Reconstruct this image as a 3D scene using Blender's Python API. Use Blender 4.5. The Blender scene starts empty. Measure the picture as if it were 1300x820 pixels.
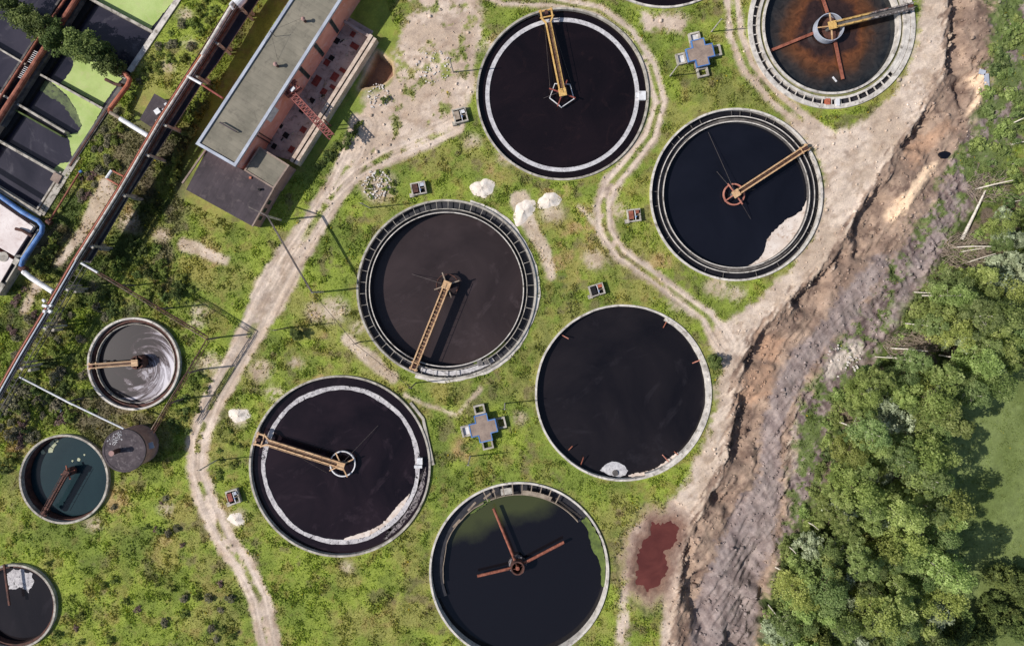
import bpy, math, random
import numpy as np
random.seed(7); np.random.seed(7)
S = 7.0; H = 123.8
C = bpy.context.scene.collection

# ---------------------------------------------------------------- helpers
def P(px, py, z=0.0):
    f = (H - z) / H
    return ((px - 650) / S * f, (365 - py) / S * f, z)
def lin(r, g, b, k=1.0):
    out = []
    for c in (r, g, b):
        c = c / 255.0
        out.append((c / 12.92 if c <= 0.04045 else ((c + 0.055) / 1.055) ** 2.4) * k)
    return tuple(out)

def mkmesh(name, V, F):
    me = bpy.data.meshes.new(name)
    me.from_pydata([tuple(v) for v in V], [], [tuple(f) for f in F])
    me.update()
    return me
def mkmesh_np(name, V, Q):
    V = np.ascontiguousarray(V, dtype=np.float32); Q = np.ascontiguousarray(Q, dtype=np.int32)
    me = bpy.data.meshes.new(name)
    n = len(Q); k = Q.shape[1]
    me.vertices.add(len(V)); me.vertices.foreach_set('co', V.ravel())
    me.loops.add(n * k); me.loops.foreach_set('vertex_index', Q.ravel())
    me.polygons.add(n); me.polygons.foreach_set('loop_start', np.arange(0, n * k, k, dtype=np.int32))
    me.update(calc_edges=True)
    return me

def tag(o, label=None, cat=None, group=None, kind=None):
    if label: o['label'] = label
    if cat: o['category'] = cat
    if group: o['group'] = group
    if kind: o['kind'] = kind
    return o
def empty(name, loc, label, cat, group=None, rz=0.0):
    o = bpy.data.objects.new(name, None); C.objects.link(o)
    o.empty_display_size = 0.2
    o.location = loc; o.rotation_euler = (0, 0, rz)
    return tag(o, label, cat, group)
def link(name, me, m, parent=None, loc=None, smooth=False):
    o = bpy.data.objects.new(name, me); C.objects.link(o)
    if m is not None and len(me.materials) == 0: me.materials.append(m)
    if smooth:
        me.polygons.foreach_set('use_smooth', [True] * len(me.polygons))
    if parent is not None:
        o.parent = parent
        pl = parent
        off = [0, 0, 0]
        while pl is not None:
            off = [off[i] + pl.location[i] for i in range(3)]
            pl = pl.parent
        # geometry is written in world coordinates: cancel the parent offset
        if loc is None: o.location = (-off[0], -off[1], -off[2])
        else: o.location = loc
    elif loc is not None: o.location = loc
    return o

class MB:
    def __init__(s): s.V = []; s.F = []
    def add(s, V, F):
        b = len(s.V); s.V += [tuple(v) for v in V]; s.F += [tuple(i + b for i in f) for f in F]
        return s
    def box(s, c, d, rz=0.0):
        cx, cy, cz = c; dx, dy, dz = d[0] / 2, d[1] / 2, d[2] / 2
        V = []
        co, si = math.cos(rz), math.sin(rz)
        for z in (-dz, dz):
            for x, y in ((-dx, -dy), (dx, -dy), (dx, dy), (-dx, dy)):
                V.append((cx + x * co - y * si, cy + x * si + y * co, cz + z))
        return s.add(V, [(3, 2, 1, 0), (4, 5, 6, 7), (0, 1, 5, 4), (1, 2, 6, 5), (2, 3, 7, 6), (3, 0, 4, 7)])
    def beam(s, a, b, w, h):
        a = np.array(a, float); b = np.array(b, float); d = b - a; L = np.linalg.norm(d)
        if L < 1e-6: return s
        d /= L
        up = np.array([0, 0, 1.0])
        if abs(d[2]) > 0.95: up = np.array([0, 1.0, 0])
        sd = np.cross(d, up); sd /= np.linalg.norm(sd); up = np.cross(sd, d)
        V = []
        for p in (a, b):
            for i, j in ((-1, -1), (1, -1), (1, 1), (-1, 1)):
                V.append(p + sd * i * w / 2 + up * j * h / 2)
        return s.add(V, [(0, 1, 2, 3), (7, 6, 5, 4), (0, 4, 5, 1), (1, 5, 6, 2), (2, 6, 7, 3), (3, 7, 4, 0)])
    def tube(s, pts, r, n=10, r2=None):
        pts = [np.array(p, float) for p in pts]
        m = len(pts); V = []
        for i, p in enumerate(pts):
            d = (pts[min(i + 1, m - 1)] - pts[max(i - 1, 0)]); d /= max(np.linalg.norm(d), 1e-9)
            up = np.array([0, 0, 1.0]) if abs(d[2]) < 0.95 else np.array([0, 1.0, 0])
            sd = np.cross(d, up); sd /= np.linalg.norm(sd); up = np.cross(sd, d)
            rr = r if r2 is None else r + (r2 - r) * i / (m - 1)
            for k in range(n):
                a = 2 * math.pi * k / n
                V.append(p + sd * math.cos(a) * rr + up * math.sin(a) * rr)
        F = []
        for i in range(m - 1):
            for k in range(n):
                F.append((i * n + k, i * n + (k + 1) % n, (i + 1) * n + (k + 1) % n, (i + 1) * n + k))
        F.append(tuple(range(n))[::-1]); F.append(tuple(range((m - 1) * n, m * n)))
        return s.add(V, F)
    def cyl(s, c, r, z0, z1, n=32, r2=None):
        return s.tube([(c[0], c[1], z0), (c[0], c[1], z1)], r, n, r2)
    def ring(s, c, r0, r1, z0, z1, n=160, a0=0.0, a1=2 * math.pi, jit=0.0, fn0=None, fn1=None):
        full = abs(a1 - a0 - 2 * math.pi) < 1e-6
        m = n if full else n + 1
        V = []
        for i in range(m):
            a = a0 + (a1 - a0) * i / n
            ra = r0 + (fn0(a) if fn0 else 0); rb = r1 + (fn1(a) if fn1 else 0)
            ca, sa = math.cos(a), math.sin(a)
            for r, z in ((ra, z0), (ra, z1), (rb, z1), (rb, z0)):
                V.append((c[0] + ca * r, c[1] + sa * r, z))
        F = []
        for i in range(n):
            j = (i + 1) % m
            for k in range(4):
                F.append((i * 4 + k, i * 4 + (k + 1) % 4, j * 4 + (k + 1) % 4, j * 4 + k))
        if not full:
            F.append((0, 1, 2, 3)); F.append((n * 4 + 3, n * 4 + 2, n * 4 + 1, n * 4))
        return s.add(V, F)
    def prism(s, poly, z0, z1):
        n = len(poly)
        A = sum(poly[i][0] * poly[(i + 1) % n][1] - poly[(i + 1) % n][0] * poly[i][1] for i in range(n))
        if A < 0: poly = poly[::-1]
        V = [(p[0], p[1], z0) for p in poly] + [(p[0], p[1], z1) for p in poly]
        F = [tuple(range(n))[::-1], tuple(range(n, 2 * n))]
        for i in range(n):
            j = (i + 1) % n
            F.append((i, j, n + j, n + i))
        return s.add(V, F)
    def build(s, name, m, parent=None, smooth=False):
        return link(name, mkmesh(name, s.V, s.F), m, parent, smooth=smooth)

# ---------------------------------------------------------------- materials
def new_mat(name):
    m = bpy.data.materials.new(name); m.use_nodes = True
    nt = m.node_tree; b = nt.nodes['Principled BSDF']
    return m, nt, b
def tri(a): return (a[0], a[1], a[2], 1.0)
def noise_node(nt, scale, detail=5, rough=0.6, dist=0.0, coord='Object'):
    tc = nt.nodes.new('ShaderNodeTexCoord'); n = nt.nodes.new('ShaderNodeTexNoise')
    n.inputs['Scale'].default_value = scale; n.inputs['Detail'].default_value = detail
    n.inputs['Roughness'].default_value = rough; n.inputs['Distortion'].default_value = dist
    nt.links.new(tc.outputs[coord], n.inputs['Vector'])
    return n
def ramp(nt, src, stops):
    r = nt.nodes.new('ShaderNodeValToRGB')
    els = r.color_ramp.elements
    while len(els) > 1: els.remove(els[-1])
    els[0].position = stops[0][0]; els[0].color = tri(stops[0][1])
    for p, c in stops[1:]:
        e = els.new(p); e.color = tri(c)
    nt.links.new(src, r.inputs['Fac'])
    return r
def mixc(nt, fac, a, b, mode='MIX'):
    n = nt.nodes.new('ShaderNodeMix'); n.data_type = 'RGBA'; n.blend_type = mode
    for sock, v in ((n.inputs[0], fac), (n.inputs[6], a), (n.inputs[7], b)):
        if isinstance(v, (int, float)): sock.default_value = v
        elif isinstance(v, tuple): sock.default_value = tri(v)
        else: nt.links.new(v, sock)
    return n.outputs[2]
def bump(nt, b, src, strength, dist=0.05):
    n = nt.nodes.new('ShaderNodeBump'); n.inputs['Strength'].default_value = strength
    n.inputs['Distance'].default_value = dist
    nt.links.new(src, n.inputs['Height']); nt.links.new(n.outputs['Normal'], b.inputs['Normal'])
def mat(name, c1, c2, scale=1.5, rough=0.85, metallic=0.0, bmp=0.3, c3=None, spots=6.0, spot_amt=0.5, lo=0.35, hi=0.65):
    """two-tone noise with an optional third colour as stains"""
    m, nt, b = new_mat(name)
    n = noise_node(nt, scale)
    r = ramp(nt, n.outputs['Fac'], [(lo, c1), (hi, c2)])
    col = r.outputs['Color']
    n2 = noise_node(nt, spots, 6, 0.7, 0.6)
    if c3 is not None:
        r2 = ramp(nt, n2.outputs['Fac'], [(0.52, (0, 0, 0)), (0.68, (spot_amt,) * 3)])
        col = mixc(nt, r2.outputs['Color'], col, c3)
    nt.links.new(col, b.inputs['Base Color'])
    b.inputs['Roughness'].default_value = rough; b.inputs['Metallic'].default_value = metallic
    if bmp: bump(nt, b, n2.outputs['Fac'], bmp, 0.06)
    return m

M = {}
M['concrete'] = mat('concrete', lin(146, 138, 128), lin(196, 187, 174), 0.7, 0.9, c3=lin(84, 76, 66), spots=1.1, spot_amt=0.9)
M['concrete_pale'] = mat('concrete_pale', lin(178, 170, 162), lin(222, 213, 202), 0.8, 0.9, c3=lin(112, 102, 90), spots=0.9, spot_amt=0.95)
M['concrete_dark'] = mat('concrete_dark', lin(70, 66, 66), lin(118, 112, 108), 0.9, 0.9, c3=lin(45, 42, 42), spots=2.5, spot_amt=0.7)
M['channel_dark'] = mat('channel_dark', lin(28, 27, 32), lin(50, 48, 54), 0.7, 0.5, c3=lin(80, 76, 74), spots=2.0, spot_amt=0.25)
M['rust'] = mat('rust', lin(118, 62, 45), lin(165, 100, 78), 1.2, 0.8, c3=lin(70, 40, 34), spots=4, spot_amt=0.8)
M['rust_red'] = mat('rust_red', lin(120, 55, 48), lin(160, 85, 72), 1.4, 0.8, c3=lin(60, 32, 30), spots=3, spot_amt=0.8)
M['rust_dark'] = mat('rust_dark', lin(60, 38, 34), lin(105, 66, 54), 1.2, 0.85, c3=lin(35, 26, 26), spots=3, spot_amt=0.8)
M['yellow'] = mat('yellow_paint', lin(196, 152, 84), lin(224, 186, 116), 1.0, 0.6, c3=lin(130, 84, 52), spots=3, spot_amt=0.8, bmp=0.1)
def worn_yellow():
    m = mat('yellow_to_grey', lin(196, 152, 84), lin(224, 186, 116), 1.0, 0.6, c3=lin(130, 84, 52), spots=3, spot_amt=0.8, bmp=0.1)
    nt = m.node_tree; b = nt.nodes['Principled BSDF']; src = b.inputs['Base Color'].links[0].from_socket
    tc = nt.nodes.new('ShaderNodeTexCoord'); g = nt.nodes.new('ShaderNodeSeparateXYZ'); nt.links.new(tc.outputs['Object'], g.inputs[0])
    mr = nt.nodes.new('ShaderNodeMapRange'); mr.inputs[1].default_value = 63.5; mr.inputs[2].default_value = 64.5
    nt.links.new(g.outputs['X'], mr.inputs[0])
    n = noise_node(nt, 2.2, 6, 0.7); r = ramp(nt, n.outputs['Fac'], [(0.4, lin(60, 48, 46)), (0.55, lin(150, 140, 134)), (.7, lin(196, 190, 186))])
    nt.links.new(mixc(nt, mr.outputs[0], src, r.outputs['Color']), b.inputs['Base Color']); return m
M['yellow_worn'] = worn_yellow()
M['tan'] = mat('tan_paint', lin(188, 146, 104), lin(216, 180, 138), 1.0, 0.6, c3=lin(120, 78, 56), spots=3, spot_amt=0.8, bmp=0.1)
M['salmon'] = mat('salmon_paint', lin(160, 98, 82), lin(196, 132, 112), 1.0, 0.7, c3=lin(96, 56, 48), spots=3, spot_amt=0.7, bmp=0.1)
M['walkway'] = mat('walkway_deck', lin(62, 42, 34), lin(106, 76, 60), 1.8, 0.8, c3=lin(34, 28, 28), spots=5, spot_amt=0.6)
M['white'] = mat('white_paint', lin(205, 203, 204), lin(232, 230, 230), 0.6, 0.6, c3=lin(140, 132, 128), spots=1.8, spot_amt=0.6, bmp=0.1)
M['parapet'] = mat('parapet_metal', lin(156, 160, 172), lin(186, 190, 200), 0.4, 0.45, c3=lin(140, 140, 148), spots=1.2, spot_amt=0.4, bmp=0.05)
M['orange'] = mat('orange_pipe', lin(160, 80, 56), lin(190, 110, 82), 0.5, 0.6, c3=lin(110, 58, 44), spots=1.8, spot_amt=0.7, bmp=0.1)
M['blue'] = mat('blue_paint', lin(52, 96, 158), lin(92, 138, 196), 0.7, 0.6, c3=lin(120, 114, 116), spots=3.4, spot_amt=0.8, bmp=0.1)
M['pink'] = mat('pink_plaster', lin(222, 142, 122), lin(240, 168, 148), 0.35, 0.9, c3=lin(244, 200, 190), spots=0.5, spot_amt=0.6)
M['roof'] = mat('roof_felt', lin(118, 112, 98), lin(142, 134, 118), 0.25, 0.95, c3=lin(96, 90, 80), spots=0.7, spot_amt=0.6)
def roof_seams(m, ang, amt=0.86):
    nt = m.node_tree; b = nt.nodes['Principled BSDF']; src = b.inputs['Base Color'].links[0].from_socket
    tc = nt.nodes.new('ShaderNodeTexCoord'); mp = nt.nodes.new('ShaderNodeMapping'); mp.inputs['Rotation'].default_value = (0, 0, -ang)
    nt.links.new(tc.outputs['Object'], mp.inputs[0]); w = nt.nodes.new('ShaderNodeTexWave'); w.inputs['Scale'].default_value = 0.33
    w.inputs['Distortion'].default_value = 0.6; w.inputs['Detail'].default_value = 3; w.wave_profile = 'SAW'
    nt.links.new(mp.outputs[0], w.inputs['Vector'])
    r = ramp(nt, w.outputs['Fac'], [(0.0, (amt,) * 3), (0.12, (1, 1, 1)), (0.9, (.95,) * 3), (1.0, (amt,) * 3)])
    nt.links.new(mixc(nt, 1.0, src, r.outputs['Color'], 'MULTIPLY'), b.inputs['Base Color'])
roof_seams(M['roof'], math.radians(57))
M['bitumen'] = mat('bitumen', lin(58, 50, 54), lin(78, 68, 72), 0.3, 0.9, c3=lin(104, 92, 92), spots=0.9, spot_amt=0.55)
roof_seams(M['bitumen'], math.radians(-30), .8)
M['tower_roof'] = mat('tower_roof', lin(62, 54, 58), lin(88, 78, 80), 0.6, 0.95, c3=lin(128, 118, 118), spots=1.6, spot_amt=0.7)
M['deck_dark'] = mat('deck_dark', lin(44, 44, 56), lin(66, 64, 76), 0.3, 0.85, c3=lin(36, 34, 38), spots=1.0, spot_amt=0.6)
M['brick'] = mat('brick', lin(150, 116, 110), lin(176, 140, 132), 0.8, 0.9, c3=lin(130, 96, 90), spots=2.5, spot_amt=0.7)
M['glass_dark'] = mat('dark_glass', lin(38, 50, 50), lin(62, 76, 72), 0.8, 0.25, bmp=0)
M['black'] = mat('black_void', lin(14, 12, 14), lin(24, 22, 24), 1.0, 0.9)
M['slab'] = mat('stained_slab', lin(160, 142, 136), lin(196, 178, 170), 0.35, 0.95, c3=lin(82, 70, 68), spots=1.0, spot_amt=0.8)
M['hatch'] = mat('hatch_rust', lin(110, 40, 36), lin(136, 60, 50), 1.2, 0.8, c3=lin(60, 30, 30), spots=3, spot_amt=0.6)
M['beige'] = mat('beige_concrete', lin(186, 164, 146), lin(216, 196, 178), 0.7, 0.9, c3=lin(140, 116, 100), spots=1.6, spot_amt=0.7)
M['wood'] = mat('old_wood', lin(128, 112, 98), lin(166, 150, 132), 1.0, 0.9, c3=lin(84, 72, 62), spots=4, spot_amt=0.6)
M['roof_grey'] = mat('weathered_roof', lin(132, 114, 104), lin(160, 140, 126), 0.6, 0.95, c3=lin(104, 90, 86), spots=2.5, spot_amt=0.6)
M['white_roof'] = mat('pale_roof', lin(214, 198, 192), lin(236, 224, 218), 0.3, 0.9, c3=lin(188, 164, 156), spots=0.9, spot_amt=0.6)
M['sand_heap'] = mat('sand_heap', lin(222, 206, 190), lin(240, 228, 216), 0.8, 0.95, c3=lin(206, 186, 168), spots=4, spot_amt=0.5, bmp=0.6)
M['rubble'] = mat('pale_rubble', lin(190, 178, 170), lin(232, 224, 216), 1.5, 0.95, c3=lin(130, 118, 110), spots=3)
M['pole'] = mat('pole_concrete', lin(160, 152, 144), lin(192, 184, 174), 0.8, 0.9)
M['pole_dark'] = mat('pole_dark', lin(70, 62, 60), lin(104, 94, 90), 0.8, 0.8)
M['wire'] = mat('dark_wire', lin(60, 52, 50), lin(84, 74, 70), 0.8, 0.6, bmp=0)
M['bark_birch'] = mat('birch_bark', lin(200, 188, 174), lin(232, 222, 208), 1.6, 0.9, c3=lin(80, 70, 64), spots=3.5, spot_amt=0.7)
M['bark'] = mat('bark', lin(92, 78, 66), lin(126, 108, 92), 1.6, 0.95, c3=lin(60, 50, 44), spots=3)

def water(name, c1, c2, scale=0.08, rough=0.12, c3=None, lo=0.35, hi=0.7, dist=1.0, spec=0.3, rip=0.03):
    m, nt, b = new_mat(name)
    n = noise_node(nt, scale, 6, 0.6, dist)
    r = ramp(nt, n.outputs['Fac'], [(lo, c1), (hi, c2)])
    col = r.outputs['Color']
    if c3 is not None:
        n3 = noise_node(nt, scale * 2.3, 7, 0.65, 2.5)
        r3 = ramp(nt, n3.outputs['Fac'], [(0.55, (0, 0, 0)), (0.75, (0.8, 0.8, 0.8))])
        col = mixc(nt, r3.outputs['Color'], col, c3)
    nt.links.new(col, b.inputs['Base Color'])
    b.inputs['Roughness'].default_value = rough
    b.inputs['Specular IOR Level'].default_value = spec
    n2 = noise_node(nt, 1.6, 4, 0.6, 0.3)
    bump(nt, b, n2.outputs['Fac'], rip, 0.1)
    return m
W1 = water('water_black', lin(18, 13, 16), lin(30, 21, 24), c3=lin(40, 27, 28))
W5 = water('water_black_red', lin(18, 13, 18), lin(42, 31, 36), 0.05, c3=lin(58, 46, 52))  # paler mottling paints soft cloud reflections into the liquid
W4 = water('water_brown', lin(46, 38, 38), lin(66, 55, 55), 0.05, 0.2, c3=lin(76, 65, 66))
W3 = water('water_navy', lin(18, 19, 27), lin(26, 27, 36), 0.05)
W6 = water('water_dark', lin(20, 18, 22), lin(40, 35, 37), 0.04, c3=lin(48, 44, 48))  # lighter patches are cloud reflections put into the colour
W9 = water('water_teal', lin(24, 44, 50), lin(34, 56, 60), 0.06, 0.15)
WB = water('water_basin', lin(30, 30, 42), lin(66, 62, 72), 0.045, 0.15, c3=lin(96, 92, 98))  # bluish grey mix paints reflected cloud into the basin water
WC = water('channel_water', lin(26, 24, 28), lin(40, 38, 42), 0.2, 0.15)
def holes(m, lo, hi, scale=1.3):
    nt = m.node_tree; b = nt.nodes['Principled BSDF']; n = noise_node(nt, scale, 7, 0.7, 1.2)
    r = ramp(nt, n.outputs['Fac'], [(lo, (0, 0, 0)), (hi, (1, 1, 1))])
    nt.links.new(r.outputs['Color'], b.inputs['Alpha']); return m
FOAM = mat('foam', lin(176, 172, 174), lin(212, 208, 208), 1.4, 0.9, c3=lin(120, 114, 116), spots=2.6, spot_amt=0.8)
FOAMB = mat('foam_beige', lin(206, 188, 174), lin(228, 214, 202), 0.5, 0.9, c3=lin(170, 140, 118), spots=0.8, spot_amt=0.8)
FOAMG = mat('foam_grey', lin(120, 112, 112), lin(160, 150, 150), 0.9, 0.9, c3=lin(70, 62, 64), spots=2.0, spot_amt=0.9)
FOAMH = holes(mat('foam_broken', lin(170, 164, 166), lin(212, 206, 204), 1.4, 0.9, c3=lin(104, 98, 100), spots=2.6, spot_amt=0.8), .36, .44)
FOAMB = holes(FOAMB, .33, .40, .9); FOAMG = holes(FOAMG, .44, .54)
DUCK = mat('duckweed', lin(158, 178, 100), lin(180, 196, 124), 0.3, 0.9, c3=lin(184, 184, 132), spots=0.8, spot_amt=0.5, bmp=0.1)

def radial_water():
    # rust sludge seen through the shallow water of the northeastern tank
    m, nt, b = new_mat('water_rusty')
    tc = nt.nodes.new('ShaderNodeTexCoord')
    n = nt.nodes.new('ShaderNodeTexNoise'); n.inputs['Scale'].default_value = 0.22; n.inputs['Detail'].default_value = 7
    n.inputs['Distortion'].default_value = 0.8
    nt.links.new(tc.outputs['Object'], n.inputs['Vector'])
    ln = nt.nodes.new('ShaderNodeVectorMath'); ln.operation = 'LENGTH'
    nt.links.new(tc.outputs['Object'], ln.inputs[0])
    a = nt.nodes.new('ShaderNodeMath'); a.operation = 'MULTIPLY_ADD'; a.inputs[1].default_value = 5.0; a.inputs[2].default_value = -2.5
    nt.links.new(n.outputs['Fac'], a.inputs[0])
    s = nt.nodes.new('ShaderNodeMath'); s.operation = 'ADD'
    nt.links.new(ln.outputs['Value'], s.inputs[0]); nt.links.new(a.outputs[0], s.inputs[1])
    d = nt.nodes.new('ShaderNodeMath'); d.operation = 'DIVIDE'; d.inputs[1].default_value = 12.5
    nt.links.new(s.outputs[0], d.inputs[0])
    r = ramp(nt, d.outputs[0], [(0.0, lin(52, 40, 40)), (0.40, lin(58, 42, 38)), (0.50, lin(112, 70, 44)), (0.62, lin(92, 62, 42)),
                                (0.74, lin(62, 54, 50)), (0.9, lin(44, 46, 48)), (1.0, lin(30, 34, 40))])
    n2 = noise_node(nt, 0.5, 8, 0.7, 1.5)
    r2 = ramp(nt, n2.outputs['Fac'], [(0.35, (0.45, 0.45, 0.45)), (0.65, (1.15, 1.1, 1.05))])
    col = mixc(nt, 1.0, r.outputs['Color'], r2.outputs['Color'], 'MULTIPLY')
    nt.links.new(col, b.inputs['Base Color']); b.inputs['Roughness'].default_value = 0.15
    return m
W2 = radial_water()
def swirl_water():
    m, nt, b = new_mat('water_scum_swirl')
    tc = nt.nodes.new('ShaderNodeTexCoord')
    # rotate the lookup by an angle growing with the radius: the scum is dragged round by the arm
    sep = nt.nodes.new('ShaderNodeVectorMath'); sep.operation = 'LENGTH'
    nt.links.new(tc.outputs['Object'], sep.inputs[0])
    mu = nt.nodes.new('ShaderNodeMath'); mu.operation = 'MULTIPLY'; mu.inputs[1].default_value = 0.42
    nt.links.new(sep.outputs['Value'], mu.inputs[0])
    vr = nt.nodes.new('ShaderNodeVectorRotate'); vr.rotation_type = 'Z_AXIS'
    nt.links.new(tc.outputs['Object'], vr.inputs['Vector']); nt.links.new(mu.outputs[0], vr.inputs['Angle'])
    n = nt.nodes.new('ShaderNodeTexNoise'); n.inputs['Scale'].default_value = 0.23; n.inputs['Detail'].default_value = 9
    n.inputs['Roughness'].default_value = 0.62; n.inputs['Distortion'].default_value = 2.2
    nt.links.new(vr.outputs[0], n.inputs['Vector'])
    gx = nt.nodes.new('ShaderNodeSeparateXYZ'); nt.links.new(tc.outputs['Object'], gx.inputs[0])
    a = nt.nodes.new('ShaderNodeMath'); a.operation = 'MULTIPLY_ADD'; a.inputs[1].default_value = 0.036
    nt.links.new(gx.outputs['X'], a.inputs[0]); nt.links.new(n.outputs['Fac'], a.inputs[2])
    a2 = nt.nodes.new('ShaderNodeMath'); a2.operation = 'MULTIPLY_ADD'; a2.inputs[1].default_value = -0.014
    nt.links.new(gx.outputs['Y'], a2.inputs[0]); nt.links.new(a.outputs[0], a2.inputs[2])
    a3 = nt.nodes.new('ShaderNodeMath'); a3.operation = 'SUBTRACT'; a3.inputs[1].default_value = 0.012
    nt.links.new(a2.outputs[0], a3.inputs[0]); a2 = a3
    r = ramp(nt, a2.outputs[0], [(0.44, lin(48, 40, 42)), (0.53, lin(62, 50, 53)), (0.55, lin(140, 130, 134)), (0.57, lin(76, 63, 66)), (0.60, lin(96, 84, 88)), (0.615, lin(178, 172, 178)), (0.66, lin(150, 142, 148)), (0.70, lin(206, 200, 206)), (0.85, lin(214, 208, 214))])
    nt.links.new(r.outputs['Color'], b.inputs['Base Color']); b.inputs['Roughness'].default_value = 0.35; b.inputs['Specular IOR Level'].default_value = 0.2
    return m
W8 = swirl_water()
def algae_water():
    m, nt, b = new_mat('water_algae')
    tc = nt.nodes.new('ShaderNodeTexCoord')
    n = nt.nodes.new('ShaderNodeTexNoise'); n.inputs['Scale'].default_value = 0.12; n.inputs['Detail'].default_value = 6
    nt.links.new(tc.outputs['Object'], n.inputs['Vector'])
    g = nt.nodes.new('ShaderNodeSeparateXYZ'); nt.links.new(tc.outputs['Object'], g.inputs[0])
    a = nt.nodes.new('ShaderNodeMath'); a.operation = 'MULTIPLY_ADD'; a.inputs[1].default_value = 0.12; a.inputs[2].default_value = -0.92
    nt.links.new(g.outputs['Y'], a.inputs[0])
    ax = nt.nodes.new('ShaderNodeMath'); ax.operation = 'MULTIPLY_ADD'; ax.inputs[1].default_value = -0.035
    nt.links.new(g.outputs['X'], ax.inputs[0]); nt.links.new(a.outputs[0], ax.inputs[2])
    s = nt.nodes.new('ShaderNodeMath'); s.operation = 'ADD'
    nt.links.new(ax.outputs[0], s.inputs[0]); nt.links.new(n.outputs['Fac'], s.inputs[1])
    r = ramp(nt, s.outputs[0], [(0.50, lin(22, 20, 24)), (0.66, lin(44, 45, 34)), (0.9, lin(66, 70, 42))])
    nt.links.new(r.outputs['Color'], b.inputs['Base Color']); b.inputs['Roughness'].default_value = 0.12
    return m
W7 = algae_water()

# ---------------------------------------------------------------- numpy noise and distance
def vnoise(x, y, seed):
    rs = np.random.RandomState(seed); T = rs.rand(256, 256)
    xi = np.floor(x).astype(int); yi = np.floor(y).astype(int); fx = x - xi; fy = y - yi
    fx = fx * fx * (3 - 2 * fx); fy = fy * fy * (3 - 2 * fy)
    a = T[yi % 256, xi % 256]; b = T[yi % 256, (xi + 1) % 256]
    c = T[(yi + 1) % 256, xi % 256]; d = T[(yi + 1) % 256, (xi + 1) % 256]
    return (a * (1 - fx) + b * fx) * (1 - fy) + (c * (1 - fx) + d * fx) * fy
def fbm(x, y, scale, seed, octv=4, gain=0.5):
    v = 0; a = 1; t = 0; f = 1.0 / scale
    for o in range(octv):
        v = v + a * vnoise(x * f + o * 17.3 + 1000, y * f - o * 9.1 + 1000, seed + o); t += a; a *= gain; f *= 2.03
    return v / t
def ss(e0, e1, x):
    t = np.clip((x - e0) / (e1 - e0), 0, 1); return t * t * (3 - 2 * t)
def sd_poly(x, y, poly):
    # signed distance, negative inside
    d = np.full(x.shape, 1e18); inside = np.zeros(x.shape, bool); n = len(poly)
    for i in range(n):
        ax, ay = poly[i]; bx, by = poly[(i + 1) % n]
        ex, ey = bx - ax, by - ay; wx, wy = x - ax, y - ay
        t = np.clip((wx * ex + wy * ey) / max(ex * ex + ey * ey, 1e-9), 0, 1)
        d = np.minimum(d, (wx - ex * t) ** 2 + (wy - ey * t) ** 2)
        if ay != by:
            cond = ((ay > y) != (by > y)) & (x < (bx - ax) * (y - ay) / (by - ay) + ax)
            inside ^= cond
    return np.where(inside, -1, 1) * np.sqrt(d)
def sd_line(x, y, pts):
    """distance to a polyline minus its local half-width; also signed offset"""
    best = np.full(x.shape, 1e9); off = np.zeros(x.shape); hw = np.zeros(x.shape)
    for i in range(len(pts) - 1):
        ax, ay, aw = pts[i]; bx, by, bw = pts[i + 1]
        ex, ey = bx - ax, by - ay; L = math.hypot(ex, ey)
        wx, wy = x - ax, y - ay
        t = np.clip((wx * ex + wy * ey) / (L * L), 0, 1)
        dx = wx - ex * t; dy = wy - ey * t; d = np.sqrt(dx * dx + dy * dy)
        w = (aw + (bw - aw) * t) / 2
        m = (d - w) < (best)
        best = np.where(m, d - w, best); off = np.where(m, d, off); hw = np.where(m, w, hw)
    return best, off, hw

# ---------------------------------------------------------------- layout traced from the photograph (photo pixels = plan at 7 px per metre)
TANKS = {  # cx, cy, r
    1: (714, 120, 109.5), 2: (1055, 33, 106), 3: (934, 247.5, 109.5), 4: (567, 367.5, 114), 5: (432, 591, 115),
    6: (791, 498.5, 112), 7: (659, 725, 114), 8: (172.5, 461.3, 58.5), 9: (84, 607, 56.5), 10: (20, 768, 54), 11: (843, -103, 114.5)}
ROADS = [
    ([(345, 830, 26), (330, 760, 24), (308, 715, 24), (285, 685, 24), (264, 640, 24), (250, 600, 20), (252, 560, 22), (270, 510, 24), (298, 460, 26), (325, 410, 30), (345, 370, 42), (367, 330, 36), (388, 300, 30), (408, 268, 26), (430, 235, 26), (450, 195, 28), (462, 160, 30)], 1),
    ([(420, 252, 18), (450, 222, 22), (490, 198, 26), (540, 178, 26), (580, 160, 20)], 1),
    ([(600, -20, 20), (640, 0, 18), (700, 2, 16), (760, 14, 18), (798, 42, 18), (826, 85, 20), (838, 130, 20), (826, 172, 20), (798, 208, 22), (775, 235, 26), (766, 262, 26), (768, 292, 24), (788, 322, 20), (822, 346, 20), (862, 376, 20), (898, 402, 22), (922, 440, 34)], 1),
    ([(935, -60, 20), (930, 0, 22), (934, 45, 24), (950, 85, 22), (985, 125, 22), (1020, 155, 24), (1060, 185, 30)], 1),
    ([(515, 502, 4), (545, 515, 4), (580, 526, 5), (610, 494, 4)], 0),
    ([(660, 255, 26), (672, 285, 20), (690, 315, 16), (700, 350, 12)], 0),
    ([(735, 262, 5), (752, 280, 7), (765, 292, 9)], 0),
    ([(135, 240, 26), (108, 290, 14), (75, 335, 10)], 0),
    ([(440, 430, 14), (475, 460, 18), (500, 480, 12)], 0),
    ([(30, 395, 8), (48, 360, 14)], 0),
    ([(235, 310, 18), (285, 330, 12)], 0),
]
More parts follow.
